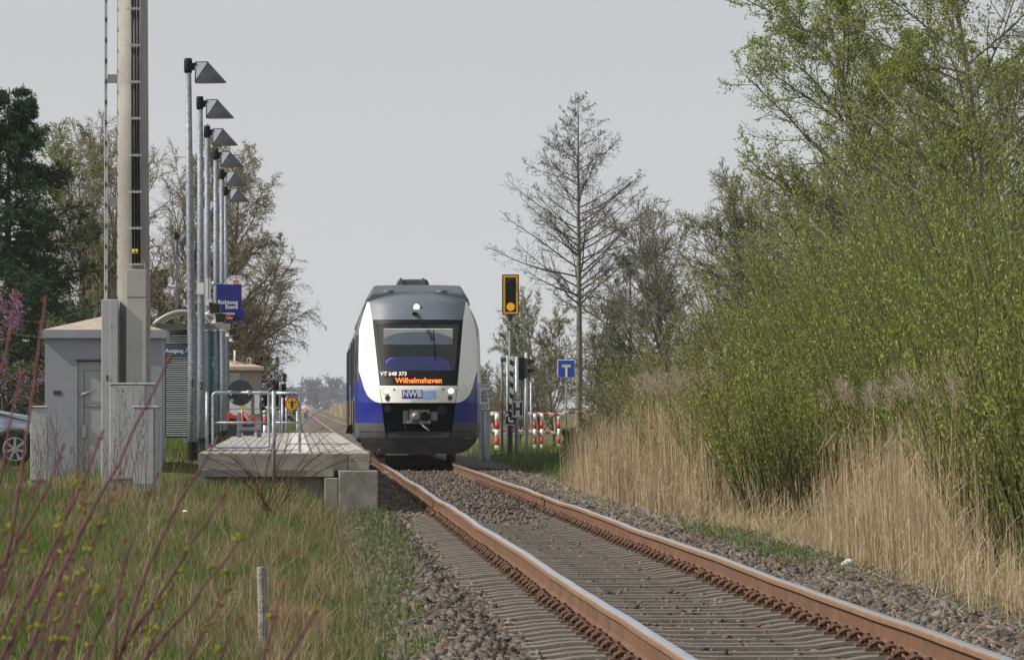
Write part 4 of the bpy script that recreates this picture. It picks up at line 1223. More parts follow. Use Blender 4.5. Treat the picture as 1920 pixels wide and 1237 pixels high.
mb = MB(); mb.box(d0 - .03, d1x, -.03, -.002, dz1 + .002, dz1 + .02); mb.build('door_drip_rail', DKGREY, hut)
e0 = H_(159, 0)[0]
mb = MB(); mb.box(e0 - .006, e0 - .001, .022, .0305, .0, dz1 - .13); mb.box(e0 - .006, d1x - .01, .022, .0305, dz1 - .135, dz1 - .13); mb.box(e0 - .006, d1x - .01, .022, .0305, dz1 - .64, dz1 - .635); mb.build('door_seam', DKGREY, dr)
mb = MB(); hz = H_(0, 738)[2]; hx = H_(154, 0)[0]; mb.tube([(hx, .02, hz - .01), (hx + .03, .0, hz), (hx + .19, -.01, hz + .05)], .012, 8); mb.cbox((hx, .02, hz - .01), (.045, .025, .045)); mb.build('door_handle', mat('worn_steel', (.35, .34, .33), .45, .5), dr)
mb = MB(); mb.box(H_(156, 0)[0], H_(163, 0)[0], .0, .029, H_(0, 820)[2], H_(0, 797)[2]); mb.build('padlock_box', mat('worn_steel', (.35, .34, .33)), dr, .004)
mb = MB()
for k in range(7): mb.box(H_(164, 0)[0], d1x - .02, .016, .0295, .04 + k * .024, .053 + k * .024)
mb.build('door_vent', MIDGREY, dr)
mb = MB(); mb.box(H_(101, 0)[0], H_(116, 0)[0], -.006, -.001, H_(0, 740)[2], H_(0, 732)[2]); pl = mb.build('name_plate', mat('plate_brown', (.06, .045, .02), .5), hut)
# ================================================================== RIGHT OF THE TRAIN: signals and signs
GREENPOLE = mat('green_grey_pole', (0.085, 0.115, 0.095), 0.55, 0.1, 0.15, 5)
sd = 152.0
ms_ = thing('signal_mast', 'tall crossing signal with a yellow framed black head, lit amber lamp and striped mast board', 'signal', (X(957, sd), sd, float(gz(X(957, sd), sd))))
o_ = Vector(ms_.location)
G_ = lambda px, py, d=sd: tuple(at(px, py, d) - o_)
mb = MB(); mb.tube([(0, 0, -.3), (0, 0, G_(0, 590)[2])], .065, 12); mb.build('signal_pole', GREENPOLE, ms_)
w, h = 31.5 / (FPX / sd), 76 / (FPX / sd)
z0 = G_(0, 590)[2]
mb = MB(); mb.box(-w / 2, w / 2, -.14, .02, z0, z0 + h); hd_ = mb.build('signal_head', BLACK, ms_, .02)
mb = MB(); e = .03
for q in ((-w / 2 + e, w / 2 - e, z0 + e, z0 + e + .055), (-w / 2 + e, w / 2 - e, z0 + h - e - .055, z0 + h - e), (-w / 2 + e, -w / 2 + e + .055, z0 + e + .055, z0 + h - e - .055), (w / 2 - e - .055, w / 2 - e, z0 + e + .055, z0 + h - e - .055)):
    mb.box(q[0], q[1], -.155, -.141, q[2], q[3])
mb.build('yellow_border', mat('signal_yellow', (.75, .40, .01), .5, 0, .05), hd_)
mb = MB(); mb.disc((0, -.150, z0 + .235), .118, 'y', .012, 26); mb.build('amber_lamp', mat('amber_lit', (.8, .36, .01), .5, 0, 0, emit=(1, .42, .02), estr=.22), hd_)
mb = MB()
for zz in (z0 + h - .24,):
    pts = [(math.cos(a) * .115, math.sin(a) * .115 + zz) for a in np.linspace(0, math.pi, 12)]
    vs = [(a, -.15, b) for a, b in pts] + [(a * .95, -.30, b - .02) for a, b in pts]
    mb.add(vs, [(i, i + 1, i + 13, i + 12) for i in range(11)], None, True)
mb.build('lamp_hood', mat('hood_dark', (.03, .03, .033), .5), hd_)
mb = MB(); mb.disc((0, -.147, z0 + h - .24), .085, 'y', .008, 20); mb.build('dark_lamp', mat('dark_lens', (.02, .02, .025), .12), hd_)
mb = MB()
for dx in (-.085, .085): mb.tube([(dx, -.05, z0 - .36), (dx, -.05, z0 + .02)], .012, 6)
mb.box(-.10, .10, -.08, .06, z0 - .385, z0 - .36); mb.tube([(-.13, 0, z0 - .66), (.13, 0, z0 - .66)], .012, 6)
mb.build('head_bracket', GALV, ms_)
# striped mast board
mb = MB(); xa, xb = G_(955.5, 0)[0], G_(962.5, 0)[0]; za, zb = G_(0, 772)[2], G_(0, 667)[2]
mb.box(xa, xb, -.10, -.075, za, zb); sb = mb.build('mast_board', WHITE, ms_)
mb = MB(); n = 5; hh = (zb - za) / (2 * n)
for k in range(n):
    a = za + (2 * k + .1) * hh
    mb.add([(xa, -.104, a + hh * .45), (xb, -.104, a), (xb, -.104, a + hh * .95), (xa, -.104, a + hh * 1.4)], [(0, 1, 2, 3)])
mb.build('black_stripes', BLACKTXT, sb)
# lower black and white board
t, w, h = board('small_board', 'small black board with a white swoosh low on the signal pole behind the H sign', 946.5, 968, 771.5, 797, sd - .3, BLACK)
mb = MB()
mb.prism([(-w / 2 + .03, h / 2 - .05), (-w / 2 + .03, h / 2 - .16), (-.06, h / 2 - .10), (-.05, h / 2 - .05)], -.034, -.027)
arc = [(.02 + .10 * math.cos(a), -.02 + .10 * math.sin(a)) for a in np.linspace(2.3, 5.6, 12)] + [(.02 + .05 * math.cos(a), -.0 + .05 * math.sin(a)) for a in np.linspace(5.6, 2.3, 12)]
mb.prism(arc, -.034, -.027)
for (x0, x1, z0_, z1_) in ((-w / 2 + .008, w / 2 - .008, -h / 2 + .008, -h / 2 + .028), (-w / 2 + .008, -w / 2 + .024, -h / 2 + .03, h / 2 - .01), (w / 2 - .024, w / 2 - .008, -h / 2 + .03, h / 2 - .01)): mb.box(x0, x1, -.033, -.026, z0_, z1_)
mb.build('white_marks', WHITETXT, t)
# H board on its own post
hd2 = 149.0
t = thing('halt_sign', 'white board with a black letter H on a galvanised post', 'sign', (X(969, hd2), hd2, float(gz(X(969, hd2), hd2))))
o_ = Vector(t.location); Hh = lambda px, py: tuple(at(px, py, hd2) - o_)
mb = MB(); mb.tube([(0, .05, -.2), (0, .05, Hh(0, 668)[2])], .05, 12); mb.build('sign_post', GALV, t)
xa, xb, za, zb = Hh(959, 0)[0], Hh(982.5, 0)[0], Hh(0, 783.5)[2], Hh(0, 749)[2]
mb = MB(); mb.box(xa, xb, -.05, -.02, za, zb); b_ = mb.build('sign_panel', WHITE, t)
mb = MB(); cx_ = (xa + xb) / 2; hw = (xb - xa) / 2; hz_ = (zb - za) / 2; cz = (za + zb) / 2
for sx_ in (-1, 1): mb.box(cx_ + sx_ * hw * .52 - .033, cx_ + sx_ * hw * .52 + .033, -.056, -.051, cz - hz_ * .72, cz + hz_ * .72)
mb.box(cx_ - hw * .52 + .034, cx_ + hw * .52 - .034, -.056, -.051, cz - .035, cz + .035)
for q in ((xa + .006, xb - .006, za + .006, za + .026), (xa + .006, xb - .006, zb - .026, zb - .006), (xa + .006, xa + .026, za + .027, zb - .027), (xb - .026, xb - .006, za + .027, zb - .027)): mb.box(q[0], q[1], -.0555, -.0505, q[2], q[3])
mb.build('letter_h', BLACKTXT, b_)
# crossing light seen from the side
ld_ = 156.0
t = thing('crossing_light', 'black level crossing light with two visors pointing right beside the H post', 'signal', (X(987, ld_), ld_, float(gz(X(987, ld_), ld_))))
o_ = Vector(t.location); Q_ = lambda px, py: tuple(at(px, py, ld_) - o_)
mb = MB(); mb.tube([(0, .05, -.2), (0, .05, Q_(0, 660)[2])], .045, 10); mb.build('light_pole', GALV, t)
mb = MB(); a, b = Q_(971, 712), Q_(983, 670); mb.box(a[0], b[0], -.26, -.02, a[2], b[2]); lh = mb.build('light_housing', BLACK, t, .02)
mb = MB(); a, b = Q_(981.5, 708), Q_(989, 671); mb.box(a[0] + .02, b[0], -.24, .2, a[2], b[2]); mb.build('back_board', mat('grey_back_board', (.10, .10, .11), .6), t, .01)
for py in (680, 697):
    mb = MB(); c = Vector(Q_(988, py)); vs = []
    for r_, dx in ((.115, .0), (.10, .11), (.07, .22)):
        vs += [(c.x + dx, math.cos(a) * r_ * .9, c.z + math.sin(a) * r_) for a in np.linspace(-.7 if dx == 0 else .0, math.pi + (.7 if dx == 0 else .0), 11)]
    mb.add(vs, [(r * 11 + i, r * 11 + i + 1, (r + 1) * 11 + i + 1, (r + 1) * 11 + i) for r in range(2) for i in range(10)], None, True); mb.build('visor', BLACK, t)
mb = MB(); mb.tube([Q_(969, 697), Q_(975, 693), Q_(981, 687)], .01, 5); mb.build('light_cable', GALV, t)
# plain posts
for px, py0, py1, d, r, m, lab in ((941.5, 672, 800, 158, .035, DKGREY, 'thin dark post with a small cap left of the signal pole'), (951.3, 666, 800, 155, .03, GALV, 'thin pale steel post touching the left of the striped mast board'),
                                   (986.5, 728, 806, 168, .06, mat('grey_timber', (.26, .26, .25), .85), 'thick grey post right of the H sign behind the red and white barrier'), (995.5, 716, 800, 172, .03, GALV, 'slim post right of the thick grey post behind the barrier')):
    x = X(px, d); g0 = float(gz(x, d)); mb = MB(); mb.tube([(0, 0, -.2), (0, 0, Z(py0, d) - g0)], r, 10)
    if m is DKGREY: mb.box(-.045, .12, -.05, .05, Z(py0, d) - g0 - .10, Z(py0, d) - g0 + .02)
    o = mb.build('post', m, None, 0, (x, d, g0)); tag(o, lab, 'post')
# HET sign
ed = 140.0
t = thing('speed_sign', 'white sign reading Automatik HET Bü 67,7 right beside the train', 'sign', (X(908, ed), ed, float(gz(X(908, ed), ed))))
o_ = Vector(t.location); E_ = lambda px, py: tuple(at(px, py, ed) - o_)
xa, xb = E_(897.0, 0)[0] - .01, E_(920, 0)[0]
SIGNW = mat('dull_sign_white', (.80, .81, .82), .5, 0, .05)
cx_ = (xa + xb) / 2
mb = MB(); mb.box(xa, xb, -.03, 0, E_(0, 743)[2] + .006, E_(0, 718)[2]); u1 = mb.build('sign_panel', SIGNW, t)
mb = MB(); mb.box(xa, xb, -.03, 0, E_(0, 769)[2], E_(0, 743)[2] - .006); u2 = mb.build('sign_panel', SIGNW, t)
def rim(par, x0, x1, z0, z1, y=-.034):
    mb = MB(); w = .012
    for q in ((x0, x1, z0, z0 + w), (x0, x1, z1 - w, z1), (x0, x0 + w, z0 + w, z1 - w), (x1 - w, x1, z0 + w, z1 - w)): mb.box(q[0], q[1], y, y + .003, q[2], q[3])
    mb.build('sign_rim', BLACKTXT, par)
rim(u1, xa, xb, E_(0, 743)[2] + .006, E_(0, 718)[2]); rim(u2, xa, xb, E_(0, 769)[2], E_(0, 743)[2] - .006)
text('Automatik', .062, BLACKTXT, u1, (cx_, -.034, E_(0, 723.5)[2]), bold=.0005)
text('HET', .17, BLACKTXT, u1, (cx_, -.034, E_(0, 736.5)[2]), bold=.002, sx=.95)
text('Bü', .15, BLACKTXT, u2, (cx_, -.034, E_(0, 749.5)[2]), bold=.002, sx=1.0)
text('67,7', .15, BLACKTXT, u2, (cx_, -.034, E_(0, 762.5)[2]), bold=.002, sx=.85)
mb = MB(); mb.box(E_(897.5, 0)[0], E_(906.5, 0)[0], .002, .035, -.2, E_(0, 770)[2]); mb.box(E_(911, 0)[0], E_(919, 0)[0], .002, .035, -.1, E_(0, 770)[2]); mb.build('sign_legs', mat('pale_post_grey', (.42, .44, .47), .6), t)
mb = MB(); mb.tube([(E_(908.5, 0)[0], -.02, -.25), (E_(908.5, 0)[0], -.02, E_(0, 770)[2])], .035, 10); mb.build('sign_post', mat('pale_post_grey', (.42, .44, .47), .6), t)
# dead end sign
td = 178.0
t = thing('dead_end_sign', 'square blue road sign with a white and cream T on a thin post', 'sign', (X(1062, td), td, float(gz(X(1062, td), td))))
o_ = Vector(t.location); T_ = lambda px, py: tuple(at(px, py, td) - o_)
xa, xb, za, zb = T_(1045.5, 0)[0], T_(1078, 0)[0], T_(0, 707.5)[2], T_(0, 674)[2]; cx_ = (xa + xb) / 2
mb = MB(); mb.box(xa, xb, -.02, .0, za, zb); b_ = mb.build('sign_edge', SIGNW, t, .01)
mb = MB(); mb.box(xa + .014, xb - .014, -.024, -.0205, za + .014, zb - .014); mb.build('sign_face', BLUEROAD, t)
mb = MB(); mb.box(cx_ - .035, cx_ + .035, -.029, -.025, za + .02, zb - .26); mb.build('white_stem', WHITETXT, t)
mb = MB(); mb.box(cx_ - .145, cx_ + .145, -.029, -.025, zb - .255, zb - .16); mb.build('cream_bar', mat('cream_bar', (.70, .62, .36), .5, 0, 0), t)
mb = MB(); mb.tube([(cx_, .035, -.2), (cx_, .035, zb + .18)], .028, 8); mb.build('sign_post', mat('dull_post', (.20, .22, .26), .6, .2), t)
# red and white crossing barrier
RW_R, RW_W = mat('barrier_red', (.55, .025, .02), .5, 0, .1), mat('barrier_white', (.78, .77, .75), .5, 0, .05)
bd_ = 166.0
t = thing('crossing_barrier', 'red and white striped pipe barrier guarding the level crossing', 'barrier', (X(930, bd_), bd_, float(gz(X(930, bd_), bd_))))
o_ = Vector(t.location); B_ = lambda px, py, d=bd_: Vector(at(px, py, d) - o_)
def striped(name, a, b, n, r):
    mb = MB()
    for k in range(n):
        p = a.lerp(b, k / n); q = a.lerp(b, (k + 1) / n); mb.tube([p, q], r, 8, RW_R if k % 2 else RW_W)
    mb.build(name, None, t)
striped('barrier_rail', B_(922, 775), B_(1056, 777, bd_ + 8), 13, .055)
striped('barrier_rail', B_(926, 806), B_(1040, 811, bd_ + 7), 11, .045)
striped('barrier_rail', B_(1056, 773, bd_ + 9), B_(1106, 772, bd_ + 22), 6, .045)
for px, d, r in ((932, bd_, .07), (1003, bd_ + 4, .05), (1016, bd_ + 5, .05), (1048, bd_ + 8, .05)):
    striped('barrier_post', B_(px, 775, d), Vector((B_(px, 775, d).x, d - bd_, -.1)), 5, r)
mb = MB(); mb.tube([B_(958, 784, bd_ - 1), B_(1000, 785, bd_ + 1)], .02, 6); mb.tube([B_(945, 812, bd_ - 1), B_(1000, 813, bd_ + 1)], .02, 6); mb.build('guard_pipe', GALV, t)

# ================================================================== BEHIND THE PLATFORM
# beige relay building
rd = 150.0
rb = thing('service_building', 'small beige service building with a flat overhanging roof, louvre and roof pipes', 'building', (X(432, rd), rd, .5))
o_ = Vector(rb.location); V_ = lambda px, py: tuple(at(px, py, rd) - o_)
BEIGE = mat('beige_render', (.42, .34, .28), .85, 0, .06, 2, stain=(.33, .28, .23), stain_amt=.4)
xa, xb = V_(372, 0)[0], V_(490, 0)[0]
mb = MB(); mb.box(xa, xb, 0, 2.6, -.6, V_(0, 694)[2]); mb.build('building_wall', BEIGE, rb)
mb = MB(); za, zb = V_(0, 694)[2] + .003, V_(0, 687)[2]; c = (xa + xb) / 2
x0, x1 = xa - .08, xb + .08
v8 = [(x0, -.1, za), (x1, -.1, za), (x1, 2.7, za), (x0, 2.7, za), (x0, -.1, zb), (x1, -.1, zb), (x1, 2.7, zb), (x0, 2.7, zb), (c, 1.3, V_(0, 673)[2])]
mb.add(v8, [(3, 2, 1, 0), (0, 1, 5, 4), (1, 2, 6, 5), (2, 3, 7, 6), (3, 0, 4, 7), (4, 5, 8), (5, 6, 8), (6, 7, 8), (7, 4, 8)])
rf = mb.build('building_roof', mat('pale_pink_roof', (.52, .40, .32), .85, 0, .08, 3), rb)
mb = MB(); a = V_(440, 680); mb.tube([(a[0], .3, a[2] - .1), (a[0], .3, V_(0, 656)[2])], .03, 8); mb.build('roof_pipe', WHITE, rf)
mb = MB(); a = V_(456, 680); mb.tube([(a[0], .5, a[2] - .1), (a[0], .5, V_(0, 667)[2]), (a[0], .5, V_(0, 666)[2])], [.04, .04, .06], 8); mb.build('roof_pipe', MIDGREY, rf)
mb = MB(); a = V_(463, 676); mb.tube(rounded([(a[0], .5, a[2] - .1), (a[0], .5, V_(0, 671)[2]), (V_(471, 0)[0], .5, V_(0, 671)[2]), (V_(471, 0)[0], .5, V_(0, 684)[2])], .03), .018, 6); mb.build('roof_pipe', WHITE, rf)
mb = MB()
for k in range(9): mb.box(V_(428, 0)[0], V_(450, 0)[0], -.03, -.002, V_(0, 724 - k * 2.8)[2], V_(0, 724 - k * 2.8)[2] + .027)
mb.build('wall_louvre', WHITE, rb)
mb = MB(); mb.box(V_(420, 0)[0], V_(471, 0)[0], -.02, -.002, V_(0, 778)[2], V_(0, 738)[2]); mb.build('pale_notice_board', SIGNW, rb)
mb = MB(); mb.box(V_(478, 0)[0], V_(487.5, 0)[0], -.02, -.002, V_(0, 776)[2], V_(0, 737)[2]); mb.build('white_panel', SIGNW, rb)
mb = MB(); mb.box(V_(487, 0)[0], V_(490, 0)[0], -.03, -.002, V_(0, 764)[2], V_(0, 754)[2]); mb.build('meter_box', DKGREY, rb)
# grey upright posts in front of it
for px, py0, d, r, lab in ((474.5, 707, 128, .028, 'grey square post with a side arm in front of the beige building'), ):
    x = X(px, d); mb = MB(); mb.box(-.032, .032, -.03, .03, 0, Z(py0, d) - PZ + .0); mb.box(.033, X(507, d) - x, -.01, .01, Z(725, d) - PZ, Z(722, d) - PZ)
    tag(mb.build('post', mat('grey_timber', (.26, .26, .25), .85), None, 0, (x, d, PZ - .1)), lab, 'post')
# bins
NAVY = mat('bin_navy', (.02, .025, .05), .5, 0, .15)
for px, d, lab in ((436, 112, 'dark waste bin with a red sloping hood beside post 4'), (466, 114, 'dark waste bin with a wide red sloping hood left of the grey post')):
    s_ = FPX / d; x = X(px, d); w = (19 if px < 450 else 25) / s_
    t = thing('waste_bin', lab, 'bin', (x, d, PZ), 0, 'waste bins on the platform')
    mb = MB(); mb.add([(-w * .42, -.12, 0), (w * .42, -.12, 0), (w * .42, .12, 0), (-w * .42, .12, 0), (-w * .47, -.14, .24), (w * .47, -.14, .24), (w * .47, .14, .24), (-w * .47, .14, .24)], [(3, 2, 1, 0), (4, 5, 6, 7), (0, 1, 5, 4), (1, 2, 6, 5), (2, 3, 7, 6), (3, 0, 4, 7)]); mb.build('bin_body', NAVY, t, .01)
    mb = MB(); mb.prism([(-w / 2, .244), (w / 2, .244), (w / 2, .40), (-w / 2, .52)], -.15, .15); hd_ = mb.build('bin_hood', RED, t, .015)
    mb = MB(); mb.box(-w * .34, w * .34, -.156, -.151, .31, .37); mb.build('bin_slot', BLACK, t)
    if px > 450:
        mb = MB()
        for k in range(5): mb.tube([(-w * .4 + k * .02, -.158, .46 - k * .03), (w * .4, -.158, .42 - k * .03)], .006, 4)
        mb.build('bin_bars', mat('pale_red', (.7, .45, .42), .5), t)
# bench
bdp = 108.0
t = thing('platform_bench', 'low grey steel bench on two broad feet on the platform', 'bench', (X(470, bdp), bdp, PZ))
s_ = FPX / bdp
for px in (449, 486):
    a = (px - 470) / s_; mb = MB(); mb.prism([(a - .05, 0), (a + .05, 0), (a + .04, .24 if px > 470 else .50), (a - .04, .24 if px > 470 else .50)], -.16, .16); mb.build('bench_leg', mat('bench_grey', (.17, .18, .21), .5, 0, .1), t, .01)
mb = MB(); mb.box((448 - 470) / s_, (490 - 470) / s_, -.2, .2, .13, .20); mb.build('bench_seat', mat('bench_grey', (.17, .18, .21), .5, 0, .1), t, .01)
# yellow notice behind bars
yd = 134.0; c = at(453.5, 763, yd)
mb = MB(); mb.box(-.066, .066, 0, .02, -.055, .055); tag(mb.build('yellow_notice', mat('notice_yellow', (.75, .56, .03), .5), None, 0, tuple(c)), 'small yellow notice on a stand below the round sign', 'notice')
mb = MB(); mb.tube([(0, 0, -.5), (0, 0, .33)], .02, 6); mb.box(-.5, .45, -.01, .01, .30, .33); tag(mb.build('notice_stand', GALV, None, 0, tuple(at(453.5, 790, yd + .05))), 'thin grey stand holding the small yellow notice', 'stand')
# white and red bollard
bo = 127.0; x = X(497, bo)
t = thing('striped_bollard', 'short white and red bollard with a grey cap behind the bench', 'bollard', (x, bo, PZ - .1))
mb = MB(); mb.tube([(0, 0, 0), (0, 0, .28)], .05, 10, WHITE); mb.tube([(0, 0, .28), (0, 0, .46)], .052, 10, RED); mb.tube([(0, 0, .46), (0, 0, .56)], .05, 10, WHITE); mb.build('bollard_body', None, t)
mb = MB(); mb.tube([(0, 0, .562), (0, 0, .60), (0, 0, .64)], [.075, .08, .03], 10); mb.build('bollard_cap', GALV, t)
# crossing signal behind railing
kd = 158.0
t = thing('crossing_signal', 'black backed level crossing light on a grey post behind the railing', 'signal', (X(526, kd), kd, .3))
o_ = Vector(t.location); K_ = lambda px, py: tuple(at(px, py, kd) - o_)
mb = MB(); mb.tube([(0, .03, -.4), (0, .03, K_(0, 716)[2])], .04, 8); mb.build('signal_post', GALV, t)
mb = MB(); mb.box(K_(515, 0)[0], K_(523.6, 0)[0], -.05, 0, K_(0, 731)[2], K_(0, 719)[2]); mb.box(K_(528.5, 0)[0], K_(537, 0)[0], -.05, 0, K_(0, 731)[2], K_(0, 719)[2]); mb.build('light_panel', BLACK, t)
mb = MB(); mb.box(K_(517, 0)[0], K_(523.4, 0)[0], -.05, 0, K_(0, 762)[2], K_(0, 736)[2]); mb.box(K_(528.6, 0)[0], K_(537, 0)[0], -.05, 0, K_(0, 764)[2], K_(0, 735)[2]); mb.build('lower_panel', BLACK, t)
mb = MB(); mb.box(K_(511, 0)[0], K_(527, 0)[0], .1, .4, -.4, K_(0, 770)[2]); tag(mb.build('equipment_cabinet', mat('cabinet_blue_grey', (.36, .40, .46), .5), None, .01, tuple(o_)), 'blue grey equipment cabinet at the foot of the crossing light', 'cabinet')
# distant main signal
dd = 330.0
t = thing('distant_signal', 'small dark signal head rising above the crossing light behind the railing', 'signal', (X(533.5, dd), dd, 0))
o_ = Vector(t.location); D_ = lambda px, py: tuple(at(px, py, dd) - o_)
mb = MB(); mb.tube([(0, .1, -.3), (0, .1, D_(0, 702)[2])], .06, 6); mb.build('signal_post', DKGREY, t)
mb = MB(); mb.box(D_(530, 0)[0], D_(537.5, 0)[0], -.2, 0, D_(0, 716)[2], D_(0, 700)[2]); mb.build('signal_head', BLACK, t, .03)
# low white rail fence behind the railing
t = thing('guide_fence', 'low pale pipe fence between the crossing and the platform end', 'fence', (X(540, 140), 140, .4))
o_ = Vector(t.location); N_ = lambda px, py: tuple(at(px, py, 140) - o_)
for px in (530, 537.5, 558):
    mb = MB(); mb.tube([(N_(px, 0)[0], 0, -.4), (N_(px, 0)[0], 0, N_(0, 745 if px < 550 else 770)[2])], .03, 8); mb.build('fence_post', GALV, t)
mb = MB(); mb.tube([N_(530, 778), N_(560, 778)], .015, 6); mb.build('fence_bar', GALV, t)

# ================================================================== CARS
CARS = mat('silver_car_paint', (.30, .33, .40), .25, .5, .03, 2, coat=.6)
CARB = mat('blue_car_paint', (.03, .09, .42), .25, .3, .03, 2, coat=.6)
TYRE = mat('tyre_rubber', (.02, .02, .021), .9, 0, .2)
CARGLASS = mat('car_glass', (.02, .025, .03), .06)
def car(name, label, loc, rotz, paint):
    t = thing(name, label, 'car', loc, rotz)
    # side outline, x forward (bonnet at +x), half width by height
    def hw(z): return interp(z, [(.2, .80), (.5, .87), (.9, .86), (1.0, .82), (1.42, .58)])
    prof_ = [(-2.0, .35), (-2.08, .62), (-2.0, .95), (-1.55, 1.0), (-1.25, 1.30), (-.7, 1.43), (0, 1.44), (.55, 1.33), (1.02, 1.0), (1.6, .90), (1.98, .74), (2.08, .55), (2.04, .30), (1.75, .24), (1.62, .52), (1.40, .63), (1.15, .63), (.93, .52), (.80, .22), (-.80, .22), (-.93, .52), (-1.15, .63), (-1.40, .63), (-1.62, .52), (-1.75, .25)]
    mb = MB(); n = len(prof_)
    L = [(a, -hw(b), b) for a, b in prof_]; Rr_ = [(a, hw(b), b) for a, b in prof_]
    mb.add(L + Rr_, [tuple(range(n)), tuple(range(2 * n - 1, n - 1, -1))] + [(i, (i + 1) % n, (i + 1) % n + n, i + n) for i in range(n)], paint)
    mb.build('car_body', None, t, .05)
    for sg in (-1, 1):
        for q in ([(-1.22, 1.02), (-1.12, 1.26), (-.72, 1.37), (-.35, 1.38), (-.35, 1.02)], [(-.28, 1.02), (-.28, 1.38), (.02, 1.38), (.48, 1.29), (.86, 1.02)]):
            mb = MB(); mb.add([(a, sg * (hw(b) + .008), b) for a, b in q], [tuple(range(len(q)))]); mb.build('side_window', CARGLASS, t)
    mb = MB(); mb.add([(1.0, -.70, 1.03), (1.0, .70, 1.03), (.58, .55, 1.335), (.58, -.55, 1.335)], [(0, 1, 2, 3)]); mb.build('windscreen_pane', CARGLASS, t)
    for sx in (-1.27, 1.27):
        for sg in (-1, 1):
            w_ = bpy.data.objects.new('wheel', None); link(w_, t, (sx, sg * .76, .31))
            mb = MB(); mb.tube([(0, -.10, 0), (0, -.09, 0), (0, .09, 0), (0, .10, 0)], [.27, .31, .31, .27], 26); mb.build('tyre', TYRE, w_)
            mb = MB(); y = sg * .102
            for k in range(7):
                a = 2 * math.pi * k / 7; mb.cbox((math.sin(a) * .12, y, math.cos(a) * .12), (.045, .02, .19), None, Matrix.Rotation(a, 3, 'Y'))
            mb.disc((0, y, 0), .05, 'y', .03, 12)
            mb.tube([(math.cos(a) * .205, y, math.sin(a) * .205) for a in np.linspace(0, 2 * math.pi, 21)], .015, 5, None, False)
            mb.build('rim', mat('alloy_rim', (.45, .45, .46), .35, .8, .05), w_)
    for sg in (-1, 1):
        mb = MB(); mb.cbox((1.95, sg * .62, .70), (.20, .30, .13)); mb.build('headlight', mat('headlight_glass', (.5, .52, .55), .1), t, .03)
        mb = MB(); mb.cbox((.82, sg * .93, 1.05), (.12, .16, .12)); mb.build('wing_mirror', paint, t, .03)
    return t
cd = 97.0
car('parked_car', 'silver parked car showing its bonnet and front wheel left of the hut', (X(26, cd) - 1.27, cd, Z(873, cd)), R(4), CARS)
car('parked_car', 'blue car almost hidden behind the shrubs right of the dead end sign', (X(1225, 196), 196, -.1), R(12), CARB)
# ================================================================== TREES
def gz1(x, y): return float(gz(x, y))
def broad(name, label, cat, px, d, top, g, r=.12, lean=(0, 0), wig=.05, M=(14, 9, 8), ang=(48, 45, 45), lr=(.42, .42, .42), t0=.25, up=(.35, .2, .1), wg=(.12, .16, .2), prof=None,
          bark=DARKBARK, leaf=None, nleaf=0, lsize=.05, rtw=.004, bias=None, hang=0, twigm=None, x=None, kb=.03, spread=.03):
    x = X(px, d) if x is None else x
    z0 = gz1(x, d); h = Z(top, d) - z0
    t = thing(name, label, cat, (x, d, z0))
    P0 = stem_path(g, (0, 0, -.15), h * .98, lean, wig, 10); R0 = np.linspace(r, r * .12, 10)[None]
    P1, R1 = spawn(g, P0, R0, M[0], t0, .98, ang[0], 10, lr[0], .25, up[0], wg[0], .55, .008, 7, prof or (lambda q: 1.15 - .75 * q), bias)
    P2, R2 = spawn(g, P1, R1, M[1], .18, 1.0, ang[1], 12, lr[1], .35, up[1], wg[1], .55, rtw * 1.3, 6, lambda q: 1.2 - .7 * q, bias)
    P3, R3 = spawn(g, P2, R2, M[2], .15, 1.0, ang[2], 14, lr[2], .5, up[2], wg[2], .6, rtw, 5, lambda q: 1.1 - .5 * q)
    a = Acc(); a.add(*tubes_np(P0, R0, 8)); a.add(*tubes_np(P1, R1, 6)); a.obj('trunk', bark, t, True)
    a = Acc(); a.add(*tubes_np(P2, R2, 4)); a.add(*tubes_np(P3, R3, 3)); a.obj('twigs', twigm or bark, t)
    if leaf and nleaf:
        v, q = leaves_np(g, P3, nleaf, lsize, t0=.1, spread=spread, hang=hang)
        v2, q2 = leaves_np(g, P2, nleaf, lsize, t0=.5, spread=spread, hang=hang)
        a = Acc(); a.add(v, q); a.add(v2, q2); a.obj('leaves', leaf, t)
    return t
G = lambda k: np.random.default_rng(k)
TW_BROWN = leafmat('brown_twigs', [(.18, .155, .115), (.25, .215, .16), (.12, .105, .08)], 0)
TW_GREY = leafmat('grey_twigs', [(.16, .145, .12), (.23, .21, .175), (.11, .10, .085)], 0)
TW_DARK = leafmat('dark_twigs', [(.085, .074, .06), (.12, .105, .085)], 0)
LF_OLIVE = leafmat('olive_buds', [(0.166, 0.205, 0.058), (0.23, 0.269, 0.083), (0.128, 0.154, 0.051), (0.282, 0.307, 0.128)], .4)
LF_BUD = leafmat('brown_buds', [(.22, .185, .09), (.29, .25, .13), (.16, .14, .075)], .3)
LF_DARKGREEN = leafmat('dark_leaves', [(.035, .06, .018), (.05, .085, .025), (.075, .11, .035)], .25)
LF_SPRING = leafmat('spring_leaves', [(0.192, 0.256, 0.051), (0.269, 0.333, 0.077), (0.333, 0.397, 0.102), (0.141, 0.186, 0.038), (0.41, 0.435, 0.166)], .5)
LF_WILLOW = leafmat('willow_leaves', [(0.256, 0.32, 0.058), (0.346, 0.41, 0.083), (0.435, 0.486, 0.128), (0.166, 0.211, 0.038), (0.538, 0.563, 0.23)], .5)
LF_WOLIVE = leafmat('olive_willow_leaves', [(0.282, 0.307, 0.083), (0.371, 0.384, 0.128), (0.218, 0.23, 0.064), (0.474, 0.474, 0.205), (0.307, 0.256, 0.109)], .5)
